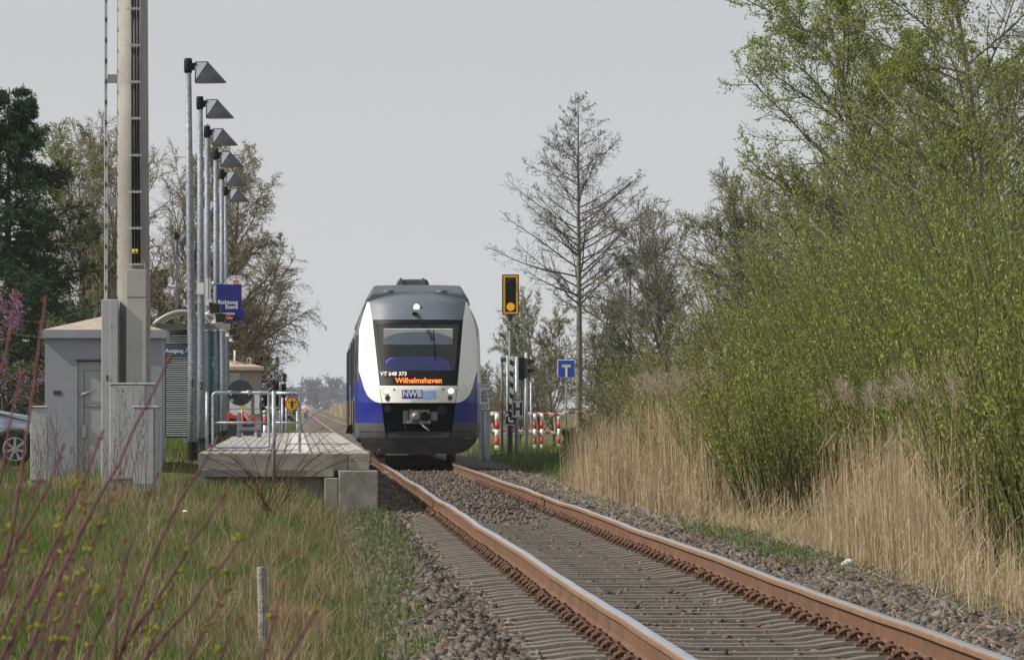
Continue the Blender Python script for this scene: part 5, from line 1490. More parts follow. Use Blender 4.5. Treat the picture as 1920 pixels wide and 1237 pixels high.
LF_WGREEN = leafmat('green_willow_leaves', [(0.205, 0.32, 0.038), (0.282, 0.422, 0.058), (0.358, 0.486, 0.096), (0.141, 0.218, 0.028), (0.461, 0.55, 0.179)], .5)
LF_PINK = leafmat('pink_blossom', [(.42, .22, .36), (.52, .30, .46), (.33, .16, .30)], .3)
NEEDLE = leafmat('spruce_needles', [(.034, .062, .03), (.052, .088, .042), (.07, .108, .05), (.025, .044, .024)], .1)
NEEDLE2 = leafmat('yew_needles', [(.022, .03, .013), (.035, .045, .018), (.05, .055, .022)], .1)

# alder with bare level branches
x = X(1084, 185); z0 = gz1(x, 185); h = Z(183, 185) - z0; g = G(3)
t = thing('alder_tree', 'tall bare cone shaped tree with level branches behind the blue dead end sign', 'tree', (x, 185, z0))
P0 = stem_path(g, (0, 0, -.2), h + .2, (0, 0), .006, 14); R0 = np.linspace(.15, .012, 14)[None]
P1, R1 = spawn(g, P0, R0, 56, .40, .84, 66, 7, .27, .2, .42, .05, .42, .009, 8, lambda q: min(1.0, .4 + 5.0 * (q - .40)) * (1.06 - q) / .52)
P1b, R1b = spawn(g, P0, R0, 22, .84, .99, 58, 7, .27, .2, .35, .05, .4, .006, 8, lambda q: (1.05 - q) / .52)
P2, R2 = spawn(g, P1, R1, 15, .18, 1.0, 46, 12, .26, .4, .2, .12, .5, .0046, 5, lambda q: 1.15 - .8 * q)
P2b, R2b = spawn(g, P1b, R1b, 5, .2, 1.0, 46, 12, .3, .4, .2, .12, .5, .005, 5, lambda q: 1.15 - .8 * q)
P2 = np.concatenate([P2, P2b]); R2 = np.concatenate([R2, R2b]); P1 = np.concatenate([P1, P1b]); R1 = np.concatenate([R1, R1b])
P3, R3 = spawn(g, P2, R2, 4, .2, 1.0, 45, 15, .42, .5, .1, .2, .7, .0034, 4)
a = Acc(); a.add(*tubes_np(P0, R0, 10)); a.obj('trunk', mat('alder_bark', (.15, .135, .105), .9, 0, .3, 8, .4, 30), t, True)
a = Acc(); a.add(*tubes_np(P1, R1, 5)); a.obj('branches', DARKBARK, t, True)
a = Acc(); a.add(*tubes_np(P2, R2, 4)); a.add(*tubes_np(P3, R3, 3)); a.obj('twigs', TW_DARK, t)
v, q = leaves_np(g, P3, 3, .05, .5, .3, 1, .03); a = Acc(); a.add(v, q); a.obj('catkins', leafmat('dark_catkins', [(.05, .042, .035), (.08, .065, .05)], .1), t)

# thin bare trees right of the train and below the alder
for k, (px, d, top, lab) in enumerate(((975, 176, 590, 'thin bare sapling tree just right of the amber signal'), (1012, 180, 555, 'thin bare tree between the signal and the alder'), (1040, 182, 580, 'slender dark tree left of the blue dead end sign'), (1110, 190, 560, 'bare young tree right of the alder trunk'))):
    broad('bare_tree', lab, 'tree', px, d, top, G(20 + k), r=.05, M=(34, 11, 8), ang=(40, 42, 45), lr=(.36, .4, .42), t0=.08, bark=DARKBARK, twigm=TW_BROWN, leaf=LF_OLIVE, nleaf=2, lsize=.045, rtw=.005)
for k, (px, d, top, lab) in enumerate(((906, 260, 708, 'low bare shrub far behind the HET sign'), (928, 255, 690, 'bare shrub on the horizon left of the signal'), (955, 250, 700, 'bare shrub on the horizon behind the signal mast'), (985, 245, 690, 'bare shrub on the horizon right of the signal mast'))):
    broad('bare_shrub', lab, 'shrub', px, d, top, G(40 + k), r=.06, M=(22, 8, 6), ang=(50, 45, 45), lr=(.6, .4, .42), t0=.02, bark=DARKBARK, twigm=TW_BROWN, leaf=LF_BUD, nleaf=2, lsize=.05, rtw=.009)
# leafy dark tree and grey crowned bare trees on the right
broad('leafing_tree', 'dark tree with fresh green leaves behind the scrub right of the alder', 'tree', 1185, 192, 478, G(5), r=.13, M=(30, 12, 10), ang=(58, 48, 45), lr=(.44, .42, .45), t0=.12, bark=DARKBARK, twigm=TW_DARK, leaf=LF_DARKGREEN, nleaf=4, lsize=.075, rtw=.005)
broad('leafing_tree', 'low dark leafing tree between the alder and the grey bare tree', 'tree', 1240, 186, 560, G(6), r=.10, M=(22, 10, 8), ang=(62, 48, 45), lr=(.55, .42, .45), t0=.08, bark=DARKBARK, twigm=TW_DARK, leaf=LF_DARKGREEN, nleaf=4, lsize=.07, rtw=.005)
broad('bare_tree', 'grey bare tree with upswept twigs standing at the left end of the willow thicket', 'tree', 1290, 138, 402, G(8), r=.11, M=(30, 12, 10), ang=(46, 42, 40), lr=(.46, .42, .45), t0=.22, up=(.7, .5, .4), bark=BARK, twigm=TW_GREY, leaf=LF_OLIVE, nleaf=1, lsize=.04, rtw=.0055)
for k, (px, lean, top) in enumerate(((1605, (-.16, 0), 335), (1640, (.03, .02), 285), (1560, (-.30, .03), 360))):
    broad('bare_tree', ['dark leaning trunk of a bare tree, middle of three rising over the willows', 'upright dark trunk of a bare tree, right one of three rising over the willows', 'strongly leaning bare tree, left one of three rising over the willows'][k], 'tree', px, 112 + k, top, G(60 + k), r=.13, lean=lean, M=(34, 14, 11), ang=(46, 42, 40), lr=(.42, .42, .42), t0=.25, up=(.6, .4, .3), wg=(.08, .12, .16), bark=DARKBARK, twigm=TW_GREY, leaf=LF_OLIVE, nleaf=3, lsize=.045, rtw=.005)
broad('bare_tree', 'bushy bare tree filling the gap between the grey tree and the leaning trunks', 'tree', 1430, 120, 350, G(65), r=.09, M=(28, 12, 9), ang=(44, 42, 42), lr=(.45, .42, .45), t0=.15, up=(.7, .5, .3), bark=BARK, twigm=TW_GREY, leaf=LF_OLIVE, nleaf=2, lsize=.04, rtw=.005)
broad('budding_tree', 'big budding tree whose light green sprays reach left into the sky', 'tree', 1700, 86, -60, G(9), r=.12, lean=(-.05, 0), M=(46, 15, 10), ang=(52, 42, 38), lr=(.40, .40, .40), t0=.18, up=(.5, .35, .3), wg=(.08, .1, .14), bark=BARK, twigm=TW_GREY, leaf=LF_SPRING, nleaf=7, lsize=.052, rtw=.0035, bias=(-.16, 0, 0))
broad('budding_tree', 'tall budding tree with pale arching branches at the upper right edge', 'tree', 1900, 78, -140, G(10), r=.12, lean=(-.03, 0), M=(46, 15, 10), ang=(58, 45, 40), lr=(.40, .40, .40), t0=.15, up=(.25, .1, .1), wg=(.08, .1, .14), bark=mat('pale_bark', (.24, .22, .18), .9, 0, .3, 10), twigm=TW_GREY, leaf=LF_SPRING, nleaf=7, lsize=.050, rtw=.0035)
broad('budding_tree', 'budding tree behind the willows between the dark trunks and the right edge', 'tree', 1800, 96, 120, G(11), r=.12, M=(36, 14, 10), ang=(52, 45, 40), lr=(.44, .42, .42), t0=.10, up=(.5, .3, .2), wg=(.08, .12, .16), bark=DARKBARK, twigm=TW_GREY, leaf=LF_SPRING, nleaf=5, lsize=.055, rtw=.004)

# ------------------------------------------------------------------ willows
WSTEM = leafmat('willow_stems', [(.10, .12, .04), (.15, .16, .06), (.08, .08, .045), (.19, .17, .08)], 0)
def willow(label, px, d, top, g, n=150, width=1.1, lean=-.16, leaf=LF_WILLOW, nl=6, base_px=None):
    x = X(px, d); z0 = gz1(x, d); h = Z(top, d) - z0
    t = thing('willow_shrub', label, 'shrub', (x - lean * h * .5, d, z0), 0, 'willow shrubs behind the reeds')
    K = 8
    P = np.empty((n, K, 3)); b = np.clip(g.normal(size=(n, 2)), -1.25, 1.25) * np.array([.42, .35]) * width
    P[:, 0] = np.concatenate([b, np.full((n, 1), -.05)], 1)
    dr = np.concatenate([b * .26 / width + g.normal(size=(n, 2)) * .11 + np.array([lean, 0]), np.ones((n, 1))], 1)
    ln = h * (.5 + .75 * g.random(n) ** 1.2)
    for k in range(1, K):
        dr = dr + np.concatenate([g.normal(size=(n, 2)) * .035, np.zeros((n, 1))], 1)
        P[:, k] = P[:, k - 1] + unit(dr) * (ln / (K - 1))[:, None]
    Rr = (.007 + .006 * g.random(n))[:, None] * np.linspace(1, .25, K)[None]
    P2, R2 = spawn(g, P, Rr, 7, .40, .98, 22, 8, .24, .4, .25, .06, .5, .0022, 5, lambda q: 1.3 - .9 * q)
    a = Acc(); a.add(*tubes_np(P, Rr, 4)); a.add(*tubes_np(P2, R2, 3)); a.obj('stems', WSTEM, t)
    v, q = leaves_np(g, P2, nl, .043, .34, .05, 1, .006, 1.3); v2, q2 = leaves_np(g, P, 16, .043, .34, .42, 1, .014, 1.3)
    a = Acc(); a.add(v, q); a.add(v2, q2); a.obj('leaves', leaf, t)
W = [(1250, 102, 700, 'low willow shrub at the far left end of the thicket beside the scrub', 130), (1325, 92, 640, 'willow shrub under the grey bare tree', 170), (1415, 84, 590, 'olive willow shrub below the bushy bare tree', 200),
     (1505, 77, 520, 'willow shrub below the leaning bare trunk', 220), (1600, 72, 480, 'willow shrub in front of the dark tree trunks', 220), (1700, 66, 430, 'tall bright willow shrub right of the dark tree trunks', 220),
     (1800, 61, 390, 'tall bright willow shrub below the budding tree', 220), (1905, 56, 350, 'tallest willow shrub at the right edge of the picture', 220), (1455, 66, 680, 'short willow shrub reaching down to the ballast between the two reed clumps', 170),
     (1580, 70, 610, 'short willow shrub behind the tall reed plumes', 180), (1715, 63, 570, 'middle willow shrub in front of the tall bright one', 180), (1835, 54, 530, 'front willow shrub behind the reeds near the right edge', 170), (1930, 45, 500, 'front willow shrub cut by the right edge of the picture', 170), (1380, 70, 720, 'small willow shrub rising out of the far reeds', 130),
     (2010, 44, 660, 'low willow shrub among the grey stalks near the right edge', 80), (1325, 74, 740, 'low willow shrub at the right end of the far reed clump', 110)]
for k, (px, d, top, lab, n) in enumerate(W):
    willow(lab, px, d, top, G(100 + k), n, 1.0 + .3 * (k % 3 == 0), -.17 - .05 * (k % 2), LF_WOLIVE if px < 1440 else (LF_WGREEN if px > 1690 and k % 2 else LF_WILLOW))
# scrub between the alder and the thicket
for k, (px, d, top, lab) in enumerate(((1085, 140, 805, 'rounded scrub below the blue dead end sign'), (1120, 134, 785, 'scrub right of the alder foot'), (1155, 128, 725, 'tangled scrub in front of the hidden blue car'), (1205, 122, 690, 'taller scrub left of the willow thicket'), (1095, 118, 815, 'low weedy scrub at the edge of the green verge'), (1255, 116, 690, 'brown scrub touching the left end of the willow thicket'))):
    broad('scrub_bush', lab, 'shrub', px, d, top, G(140 + k), r=.04, M=(26, 8, 7), ang=(40, 42, 42), lr=(.75, .42, .42), t0=.02, up=(.4, .3, .2), bark=DARKBARK, twigm=TW_BROWN, leaf=LF_OLIVE, nleaf=3, lsize=.05, rtw=.005)

# ------------------------------------------------------------------ left background trees
def spruce(label, px, d, top, g, M=150, wid=2.0, leaf=NEEDLE, name='spruce_tree', t0=.05, ang=94, up=.12, kx=1.0):
    x = X(px, d); z0 = gz1(x, d); h = Z(top, d) - z0
    t = thing(name, label, 'tree', (x, d, z0))
    P0 = stem_path(g, (0, 0, -.2), h, (0, 0), .004, 12); R0 = np.linspace(.17, .012, 12)[None]
    P1, R1 = spawn(g, P0, R0, M, t0, .985, ang, 8, wid / h, .2, up, .06, .35, .008, 8, lambda q: (1.04 - q) ** .8 * 1.0 + .04)
    P2, R2 = spawn(g, P1, R1, 18, .15, 1.0, 58, 10, .26, .4, -.25, .1, .5, .004, 5, lambda q: 1.2 - .75 * q)
    a = Acc(); a.add(*tubes_np(P0, R0, 8)); a.add(*tubes_np(P1, R1, 5)); a.obj('trunk', DARKBARK, t, True)
    a = Acc()
    for (P, n, s) in ((P2, 32, .095), (P1, 80, .10)):
        v, q = leaves_np(g, P, n, s, .22, .0, 1.0, .022, .7, .12); a.add(v, q)
    a.obj('needles', leaf, t)
spruce('large dark spruce with drooping tiers at the left edge', 14, 128, 150, G(200), 230, 3.5)
spruce('second dark spruce behind the large one, hidden low behind the hut', 60, 140, 400, G(201), 120, 2.2)
spruce('dark evergreen at the birch foot behind the beige building', 462, 172, 545, G(202), 90, 1.5, NEEDLE2, 'yew_tree', .02, 70, .5)
spruce('broad dark evergreen behind the shelter', 300, 168, 500, G(203), 100, 2.0, NEEDLE2, 'yew_tree', .02, 70, .5)
spruce('dark evergreen hedge tree behind the left cabinets', 120, 150, 560, G(204), 100, 2.2, NEEDLE2, 'yew_tree', .02, 75, .4)
broad('budding_tree', 'olive budding tree between the spruce and the concrete mast', 'tree', 165, 146, 262, G(210), r=.11, M=(34, 13, 10), ang=(40, 44, 42), lr=(.40, .42, .42), t0=.2, up=(.7, .3, .2), bark=DARKBARK, twigm=TW_BROWN, leaf=LF_OLIVE, nleaf=3, lsize=.07, rtw=.005)
broad('bare_tree', 'brown bare tree directly behind the concrete mast', 'tree', 255, 152, 272, G(211), r=.11, M=(36, 14, 11), ang=(38, 44, 42), lr=(.40, .42, .42), t0=.15, up=(.6, .3, .1), bark=DARKBARK, twigm=TW_BROWN, leaf=LF_BUD, nleaf=2, lsize=.05, rtw=.0055)
broad('bare_tree', 'brown bare tree behind the first lamp posts', 'tree', 335, 156, 285, G(212), r=.11, M=(38, 14, 11), ang=(38, 44, 42), lr=(.40, .42, .42), t0=.12, up=(.5, .2, .0), bark=DARKBARK, twigm=TW_BROWN, leaf=LF_BUD, nleaf=2, lsize=.05, rtw=.0055)
broad('birch_tree', 'bare birch with drooping twigs reaching right behind the station clock', 'tree', 420, 152, 305, G(213), r=.11, lean=(.03, 0), M=(38, 14, 11), ang=(44, 44, 42), lr=(.37, .38, .40), t0=.15, wg=(.07, .1, .14), up=(.45, -.5, -1.1), bark=BARK, twigm=TW_BROWN, leaf=LF_BUD, nleaf=4, lsize=.05, rtw=.0036, bias=(.02, 0, 0))
broad('bare_tree', 'smaller bare tree leaning right between the birch and the train', 'tree', 445, 160, 440, G(214), r=.08, lean=(.06, 0), M=(24, 11, 9), ang=(40, 44, 42), lr=(.38, .42, .42), t0=.2, up=(.4, -.2, -.5), bark=BARK, twigm=TW_BROWN, leaf=LF_BUD, nleaf=2, lsize=.05, rtw=.005)
broad('cherry_tree', 'pink flowering tree at the left edge in front of the spruce', 'tree', 8, 118, 545, G(215), r=.07, M=(16, 7, 6), ang=(55, 45, 42), lr=(.45, .42, .42), t0=.3, up=(.2, .1, .0), bark=DARKBARK, twigm=TW_DARK, leaf=LF_PINK, nleaf=4, lsize=.05, rtw=.004)
broad('bare_tree', 'low twiggy tree behind the silver car', 'tree', 95, 124, 590, G(216), r=.06, M=(20, 8, 7), ang=(55, 45, 42), lr=(.6, .42, .42), t0=.1, up=(.1, -.1, -.2), bark=DARKBARK, twigm=TW_DARK, leaf=LF_OLIVE, nleaf=2, lsize=.05, rtw=.004)

# far trees on the horizon
DIST = leafmat('far_twigs', [(.085, .068, .085), (.11, .09, .11), (.07, .055, .07)], .1)
for k, (px, d, top, w, lab) in enumerate(((552, 2600, 728, 26, 'far hazy tree clump left of the yellow sign'), (587, 2500, 712, 30, 'far hazy tree above the yellow sign'), (612, 2900, 730, 24, 'far hazy low tree in the gap beside the tall clump'), (632, 2700, 708, 34, 'tall far hazy tree clump left of the train'), (662, 2600, 716, 30, 'far hazy tree touching the left side of the train'), (690, 2800, 722, 30, 'far hazy tree hidden behind the train'), (520, 2800, 738, 30, 'far hazy tree behind the crossing light'))):
    g = G(300 + k); x = X(px, d); s_ = FPX / d; h = Z(top, d); ww = w / s_
    t = thing('far_tree', lab, 'tree', (x, d, -.2), 0, 'far trees on the horizon')
    P0 = stem_path(g, (0, 0, -.5), h * .8, (0, 0), .02, 8); R0 = np.linspace(.25, .05, 8)[None]
    P1, R1 = spawn(g, P0, R0, 26, .08, 1.0, 50, 12, ww / h * .8, .3, .3, .15, .5, .04, 6)
    P2, R2 = spawn(g, P1, R1, 8, .2, 1.0, 48, 14, .45, .4, .2, .2, .5, .03, 5)
    a = Acc(); a.add(*tubes_np(P0, R0, 6)); a.add(*tubes_np(P1, R1, 4)); a.obj('trunk', DARKBARK, t, True)
    v, q = leaves_np(g, P2, 14, 1.0, .5, .0, 1, .5); v2, q2 = leaves_np(g, P1, 16, 1.1, .5, .1, 1, .7)
    a = Acc(); a.add(v, q); a.add(v2, q2); a.obj('crown', DIST, t)
# far person by the track
fd = 640.0; x = X(573, fd)
pr = thing('person', 'far person in an orange top and blue trousers standing left of the track', 'person', (x, fd, float(gz1(x, fd))))
def skinned(name, verts, edges, rad, m, parent):
    me = bpy.data.meshes.new(name); me.from_pydata(verts, edges, [])
    o = bpy.data.objects.new(name, me); link(o, parent)
    md_ = o.modifiers.new('skin', 'SKIN'); sv = me.skin_vertices[0].data
    for i, r in enumerate(rad): sv[i].radius = (r, r)
    sv[0].use_root = True
    ss = o.modifiers.new('sub', 'SUBSURF'); ss.levels = 1; ss.render_levels = 1
    me.materials.append(m); return o
bv = [(0, 0, .92), (0, 0, 1.2), (0, 0, 1.42), (0, 0, 1.52), (0, 0, 1.64), (0, 0, 1.74), (-.10, 0, .88), (-.11, -.02, .48), (-.11, 0, .08), (-.11, -.12, .04), (.10, 0, .88), (.12, .03, .48), (.12, 0, .08), (.12, -.12, .04), (-.20, 0, 1.40), (-.26, .02, 1.13), (-.25, -.06, .88), (.20, 0, 1.40), (.26, .02, 1.13), (.25, -.06, .88)]
be = [(0, 1), (1, 2), (2, 3), (3, 4), (4, 5), (0, 6), (6, 7), (7, 8), (8, 9), (0, 10), (10, 11), (11, 12), (12, 13), (2, 14), (14, 15), (15, 16), (2, 17), (17, 18), (18, 19)]
skinned('body', bv, be, [.15, .15, .16, .06, .10, .08, .10, .075, .05, .045, .10, .075, .05, .045, .07, .055, .04, .07, .055, .04], mat('skin_tone', (.45, .30, .22), .7), pr)
skinned('orange_jacket', [bv[i] for i in (0, 1, 2, 14, 15, 17, 18)], [(0, 1), (1, 2), (2, 3), (3, 4), (2, 5), (5, 6)], [.18, .18, .185, .09, .075, .09, .075], mat('orange_cloth', (.75, .20, .06), .8), pr)
skinned('blue_trousers', [bv[i] for i in (0, 6, 7, 8, 10, 11, 12)], [(0, 1), (1, 2), (2, 3), (0, 4), (4, 5), (5, 6)], [.17, .12, .095, .075, .12, .095, .075], mat('blue_cloth', (.05, .09, .25), .8), pr)
skinned('hair', [(0, .02, 1.70), (0, .02, 1.78)], [(0, 1)], [.10, .07], mat('dark_hair', (.03, .025, .02), .8), pr)

# ================================================================== GRASS, REEDS
GRASS = leafmat('meadow_grass', [(.045, .10, .016), (.07, .145, .025), (.10, .175, .04), (.04, .085, .014), (.16, .17, .07)], .3,
                patch=[(.22, .175, .10), (.165, .135, .075), (.09, .10, .035), (.27, .22, .14)], pscale=1.0, plo=.52, phi=.68)
GREEN = leafmat('verge_grass', [(.06, .12, .02), (.09, .16, .03), (.12, .18, .05), (.16, .17, .08)], .3)
STRAW = leafmat('dry_straw', [(.30, .235, .145), (.36, .29, .19), (.24, .18, .11), (.19, .14, .085)], .25)
REEDM = leafmat('dry_reeds', [(.40, .305, .18), (.48, .38, .245), (.33, .24, .14), (.55, .46, .32), (.25, .185, .115)], .25)
PLUME = leafmat('reed_plumes', [(.40, .32, .25), (.47, .39, .32), (.32, .25, .195)], .3)
def field(g, n, y0, y1, xl, xr, hmin, hmax, w, lean=.35, pw=1.0, bend=.35, onbed=False):
    u = g.random(n); y = y0 * (y1 / y0) ** (u ** pw)
    a, b = xl(y), xr(y); x = a + (b - a) * g.random(n)
    base = np.stack([x, y, (np.maximum(gz(x, y), bz(x, y)) if onbed else gz(x, y)) - .02], 1)
    h = hmin + (hmax - hmin) * g.random(n) ** 1.6
    tip = base + np.stack([g.normal(size=n) * lean * h, g.normal(size=n) * lean * h, h], 1)
    return ribbons(g, base, tip, w * (.6 + .8 * g.random(n)), bend)
xleft = lambda y: (-551 * y / FPX) - .35
xrt = lambda y: .60 + .42 * sstep(30, 62, y) + .10 * np.sin(y * 1.3) + .08 * np.sin(y * 3.1) + .06 * np.sin(y * 7.3 + 1) + .04 * np.sin(y * 17)
g = G(400)
a = Acc()
a.add(*field(g, 120000, 30, 70, xleft, xrt, .045, .16, .0052))
a.add(*field(g, 14000, 64, 70.2, lambda y: -1.9 + 0 * y, lambda y: .7 + 0 * y, .06, .26, .0055))
a.add(*field(g, 9000, 66, 120, lambda y: -551 * y / FPX - .3, lambda y: np.minimum(-1.3, 0 * y - 1.3), .10, .30, .008))
a.add(*field(g, 9000, 126, 420, lambda y: -551 * y / FPX * .6, lambda y: 0 * y + .6, .12, .35, .014))
tag(a.obj('meadow_grass', GRASS), 'rough green and straw coloured meadow grass left of the track', 'grass', kind='stuff')
a = Acc()
a.add(*field(G(408), 9000, 30, 72, lambda y: xrt(y) - .40, lambda y: xrt(y) + .13, .05, .19, .0055, onbed=True))
tag(a.obj('edge_grass', GRASS), 'thin green grass blades creeping from the meadow onto the ballast edge', 'grass', kind='stuff')
a = Acc()
u = rng.random(700); ty = 27 * (72 / 27) ** u; tx = xleft(ty) + (xrt(ty) - xleft(ty)) * rng.random(700) ** .6
n = 700 * 26; k = np.repeat(np.arange(700), 26)
bx = tx[k] + rng.normal(size=n) * .05; by = ty[k] + rng.normal(size=n) * .07
b = np.stack([bx, by, gz(bx, by) - .02], 1); hh = .10 + .20 * rng.random(n); hh *= (.45 + .9 * rng.random(700))[k]
tp = b + np.stack([rng.normal(size=n) * .45 * hh, rng.normal(size=n) * .45 * hh, hh], 1)
a.add(*ribbons(rng, b, tp, np.full(n, .0045), .4))
# tall thin seed stalks
m = 5200; y = 62 + 8 * rng.random(m); x = -2.6 + 3.2 * rng.random(m); b = np.stack([x, y, gz(x, y) - .02], 1); hh = .08 + .26 * rng.random(m) ** 2
tp = b + np.stack([rng.normal(size=m) * .35 * hh, rng.normal(size=m) * .35 * hh, hh], 1); a.add(*ribbons(rng, b, tp, np.full(m, .005), .4))
n = 420; y = 28 * (72 / 28) ** rng.random(n); x = xleft(y) + (xrt(y) - xleft(y)) * rng.random(n)
b = np.stack([x, y, gz(x, y)], 1); tp = b + np.stack([rng.normal(size=n) * .08, rng.normal(size=n) * .08, .40 + .35 * rng.random(n)], 1)
a.add(*ribbons(rng, b, tp, np.full(n, .005), .15))
tag(a.obj('dry_grass_tufts', STRAW), 'tufts of dry straw coloured grass scattered through the meadow', 'grass', kind='stuff')
# dense brown tussock beside the wooden post
c = at(540, 1120, 37); n = 1500
bx = c.x + rng.normal(size=n) * .06; by = 37 + rng.normal(size=n) * .12; b = np.stack([bx, by, gz(bx, by)], 1)
hh = .13 + .12 * rng.random(n); tp = b + np.stack([(bx - c.x) * 1.6 + rng.normal(size=n) * .05, rng.normal(size=n) * .1, hh], 1)
a = Acc(); a.add(*ribbons(rng, b, tp, np.full(n, .004), .6)); tag(a.obj('grass_tussock', leafmat('tussock_straw', [(.30, .20, .11), (.36, .26, .16), (.24, .16, .09)], .25)), 'matted brown grass tussock right of the wooden post', 'tussock')
# verge on the right
a = Acc()
a.add(*field(G(402), 9000, 86, 125, lambda y: 0 * y + 4.55, lambda y: 0 * y + 7.2, .10, .34, .008))
a.add(*field(G(403), 3000, 46, 62, lambda y: 4.28 + 0 * y, lambda y: 5.0 + 0 * y, .06, .17, .006, onbed=True))
a.add(*field(G(404), 900, 32, 46, lambda y: 4.45 + 0 * y, lambda y: 5.1 + 0 * y, .05, .16, .005, onbed=True))
a.add(*field(G(405), 4000, 125, 175, lambda y: 0 * y + 4.7, lambda y: 0 * y + 11, .15, .45, .012))
tag(a.obj('verge_grass', GREEN), 'fresh green grass patches along the foot of the reeds', 'grass', kind='stuff')
# reeds
def reeds(g, n, y0, y1, xl, xr, h0, h1, w, lean=.05):
    u = g.random(n); y = y0 + (y1 - y0) * u; a_, b_ = xl(y), xr(y); x = a_ + (b_ - a_) * g.random(n)
    b = np.stack([x, y, np.where(x < 5.4, np.maximum(gz(x, y), bz(x, y)), gz(x, y)) - .03], 1); h = h0 + (h1 - h0) * g.random(n)
    clump = .5 + .5 * np.sin(x * 2.3 + y * .4) * np.sin(y * .55 + 1.3)
    h = h * (.72 + .35 * clump) * np.interp(y, [30, 39, 43, 51, 55, 64, 69, 88, 94, 200, 300], [.35, .48, 1.15, 1.15, .24, .22, 1.0, 1.0, .5, .5, 1])
    keep = g.random(n) < np.interp(y, [30, 39, 43, 51, 55, 64, 69, 88, 92, 95, 200, 300], [.35, .4, 1, 1, .28, .25, 1, 1, .4, .0, 0, 1])
    keep &= ~((y > 40) & (y < 54) & (x > (.113 + .02 * g.random(n)) * y))
    b, h, n = b[keep], h[keep], int(keep.sum())
    tp = b + np.stack([g.normal(size=n) * lean * h - .03 * h, g.normal(size=n) * lean * h, h], 1)
    return b, tp, h, w * (.7 + .6 * g.random(n))
redge = lambda y: np.interp(y, [28, 33, 39, 46, 52, 56, 61, 68, 81, 92], [4.35, 4.45, 4.68, 4.98, 5.1, 4.95, 4.6, 4.5, 4.5, 4.65]) + .07 * np.sin(y * 2.1) + .05 * np.sin(y * 4.7)
a = Acc(); pl_b = []
for (seed, n, y0, y1, dx, h0, h1, w) in ((410, 9000, 34, 62, 2.0, .7, 1.55, .0065), (411, 9000, 60, 104, 2.4, .8, 1.75, .008), (412, 3200, 28, 60, .9, .25, .8, .006), (413, 2600, 60, 104, .8, .3, .9, .008)):
    g = G(seed); b, tp, h, w_ = reeds(g, n, y0, y1, redge, lambda y: redge(y) + dx, h0, h1, w)
    a.add(*ribbons(g, b, tp, w_, .06))
    # dead leaf blades hanging off the stalks
    n = len(b); m = n; i = g.integers(0, n, m); f = .25 + .65 * g.random(m); p = b[i] + (tp[i] - b[i]) * f[:, None]
    e = p + np.stack([g.normal(size=m) * .10, g.normal(size=m) * .10, .10 + .12 * g.random(m)], 1)
    a.add(*ribbons(g, p, e, np.full(m, .007), .5))
    if h1 > 1.5:
        top = np.where((h > np.quantile(h, .955)) & (b[:, 0] < redge(b[:, 1]) + 1.5) & (g.random(len(h)) < .5))[0]; pl_b.append(tp[top])
tag(a.obj('dry_reeds', REEDM), 'dense tan dry reeds along the right side of the track', 'reeds', kind='stuff')
pb = np.concatenate(pl_b); g = G(420); n = 46
k = np.repeat(np.arange(len(pb)), n); f = g.random(len(k))
b = pb[k] + np.stack([g.normal(size=len(k)) * .012 - .03 * f, g.normal(size=len(k)) * .012, -.03 + .20 * f], 1)
e = b + np.stack([-.03 + g.normal(size=len(k)) * .035, g.normal(size=len(k)) * .03, .02 + .05 * g.random(len(k))], 1)
a = Acc(); a.add(*ribbons(g, b, e, np.full(len(k), .006), .4, 2)); tag(a.obj('reed_plumes', PLUME), 'feathery grey brown plumes on top of the dry reeds', 'reeds', kind='stuff')
# fallen reed litter along the ballast edge
n = 2600; y = 28 + 75 * rng.random(n); x = redge(y) - .55 * rng.random(n) ** 1.5
b = np.stack([x, y, np.maximum(gz(x, y), bz(x, y)) + .02 + .05 * rng.random(n)], 1); an = rng.random(n) * 6.28; l_ = .15 + .4 * rng.random(n)
tp = b + np.stack([np.cos(an) * l_, np.sin(an) * l_, rng.normal(size=n) * .06], 1)
a = Acc(); a.add(*ribbons(rng, b, tp, np.full(n, .007), .25)); tag(a.obj('fallen_reeds', leafmat('bleached_reeds', [(.40, .34, .27), (.28, .22, .17), (.48, .43, .36)], .1)), 'bleached fallen reed stalks at the ballast edge', 'reeds', kind='stuff')
g = G(430); b, tp, h, w_ = reeds(g, 9000, 260, 900, lambda y: 6.0 + 0 * y, lambda y: 13.0 + 0 * y, 1.2, 2.2, .05)
a = Acc(); a.add(*ribbons(g, b, tp, w_, .1)); tag(a.obj('far_dry_reeds', REEDM), 'far pale strip of dry reeds right of the track at the horizon', 'reeds', kind='stuff')
# thin fallen branch sprig with leaves in front of the far reeds
sp = thing('leafy_sprig', 'single leafy branch poking up left out of the far reeds', 'branch', tuple(at(1250, 870, 80)))
P = np.array([[(.0, 0, -.05), (-.16, -.02, .09), (-.32, -.03, .22), (-.43, -.03, .36)]]); Rr = np.array([[.008, .007, .005, .003]])
P2, R2 = spawn(G(440), P, Rr, 7, .2, .95, 40, 10, .25, .5, .2, .1, .6, .003, 4)
a = Acc(); a.add(*tubes_np(P, Rr, 5)); a.add(*tubes_np(P2, R2, 4)); a.obj('stem', DARKBARK, sp)
v, q = leaves_np(G(441), np.concatenate([P2, P]), 7, .05, .45, .2, 1, .01); a = Acc(); a.add(v, q); a.obj('leaves', LF_DARKGREEN, sp)

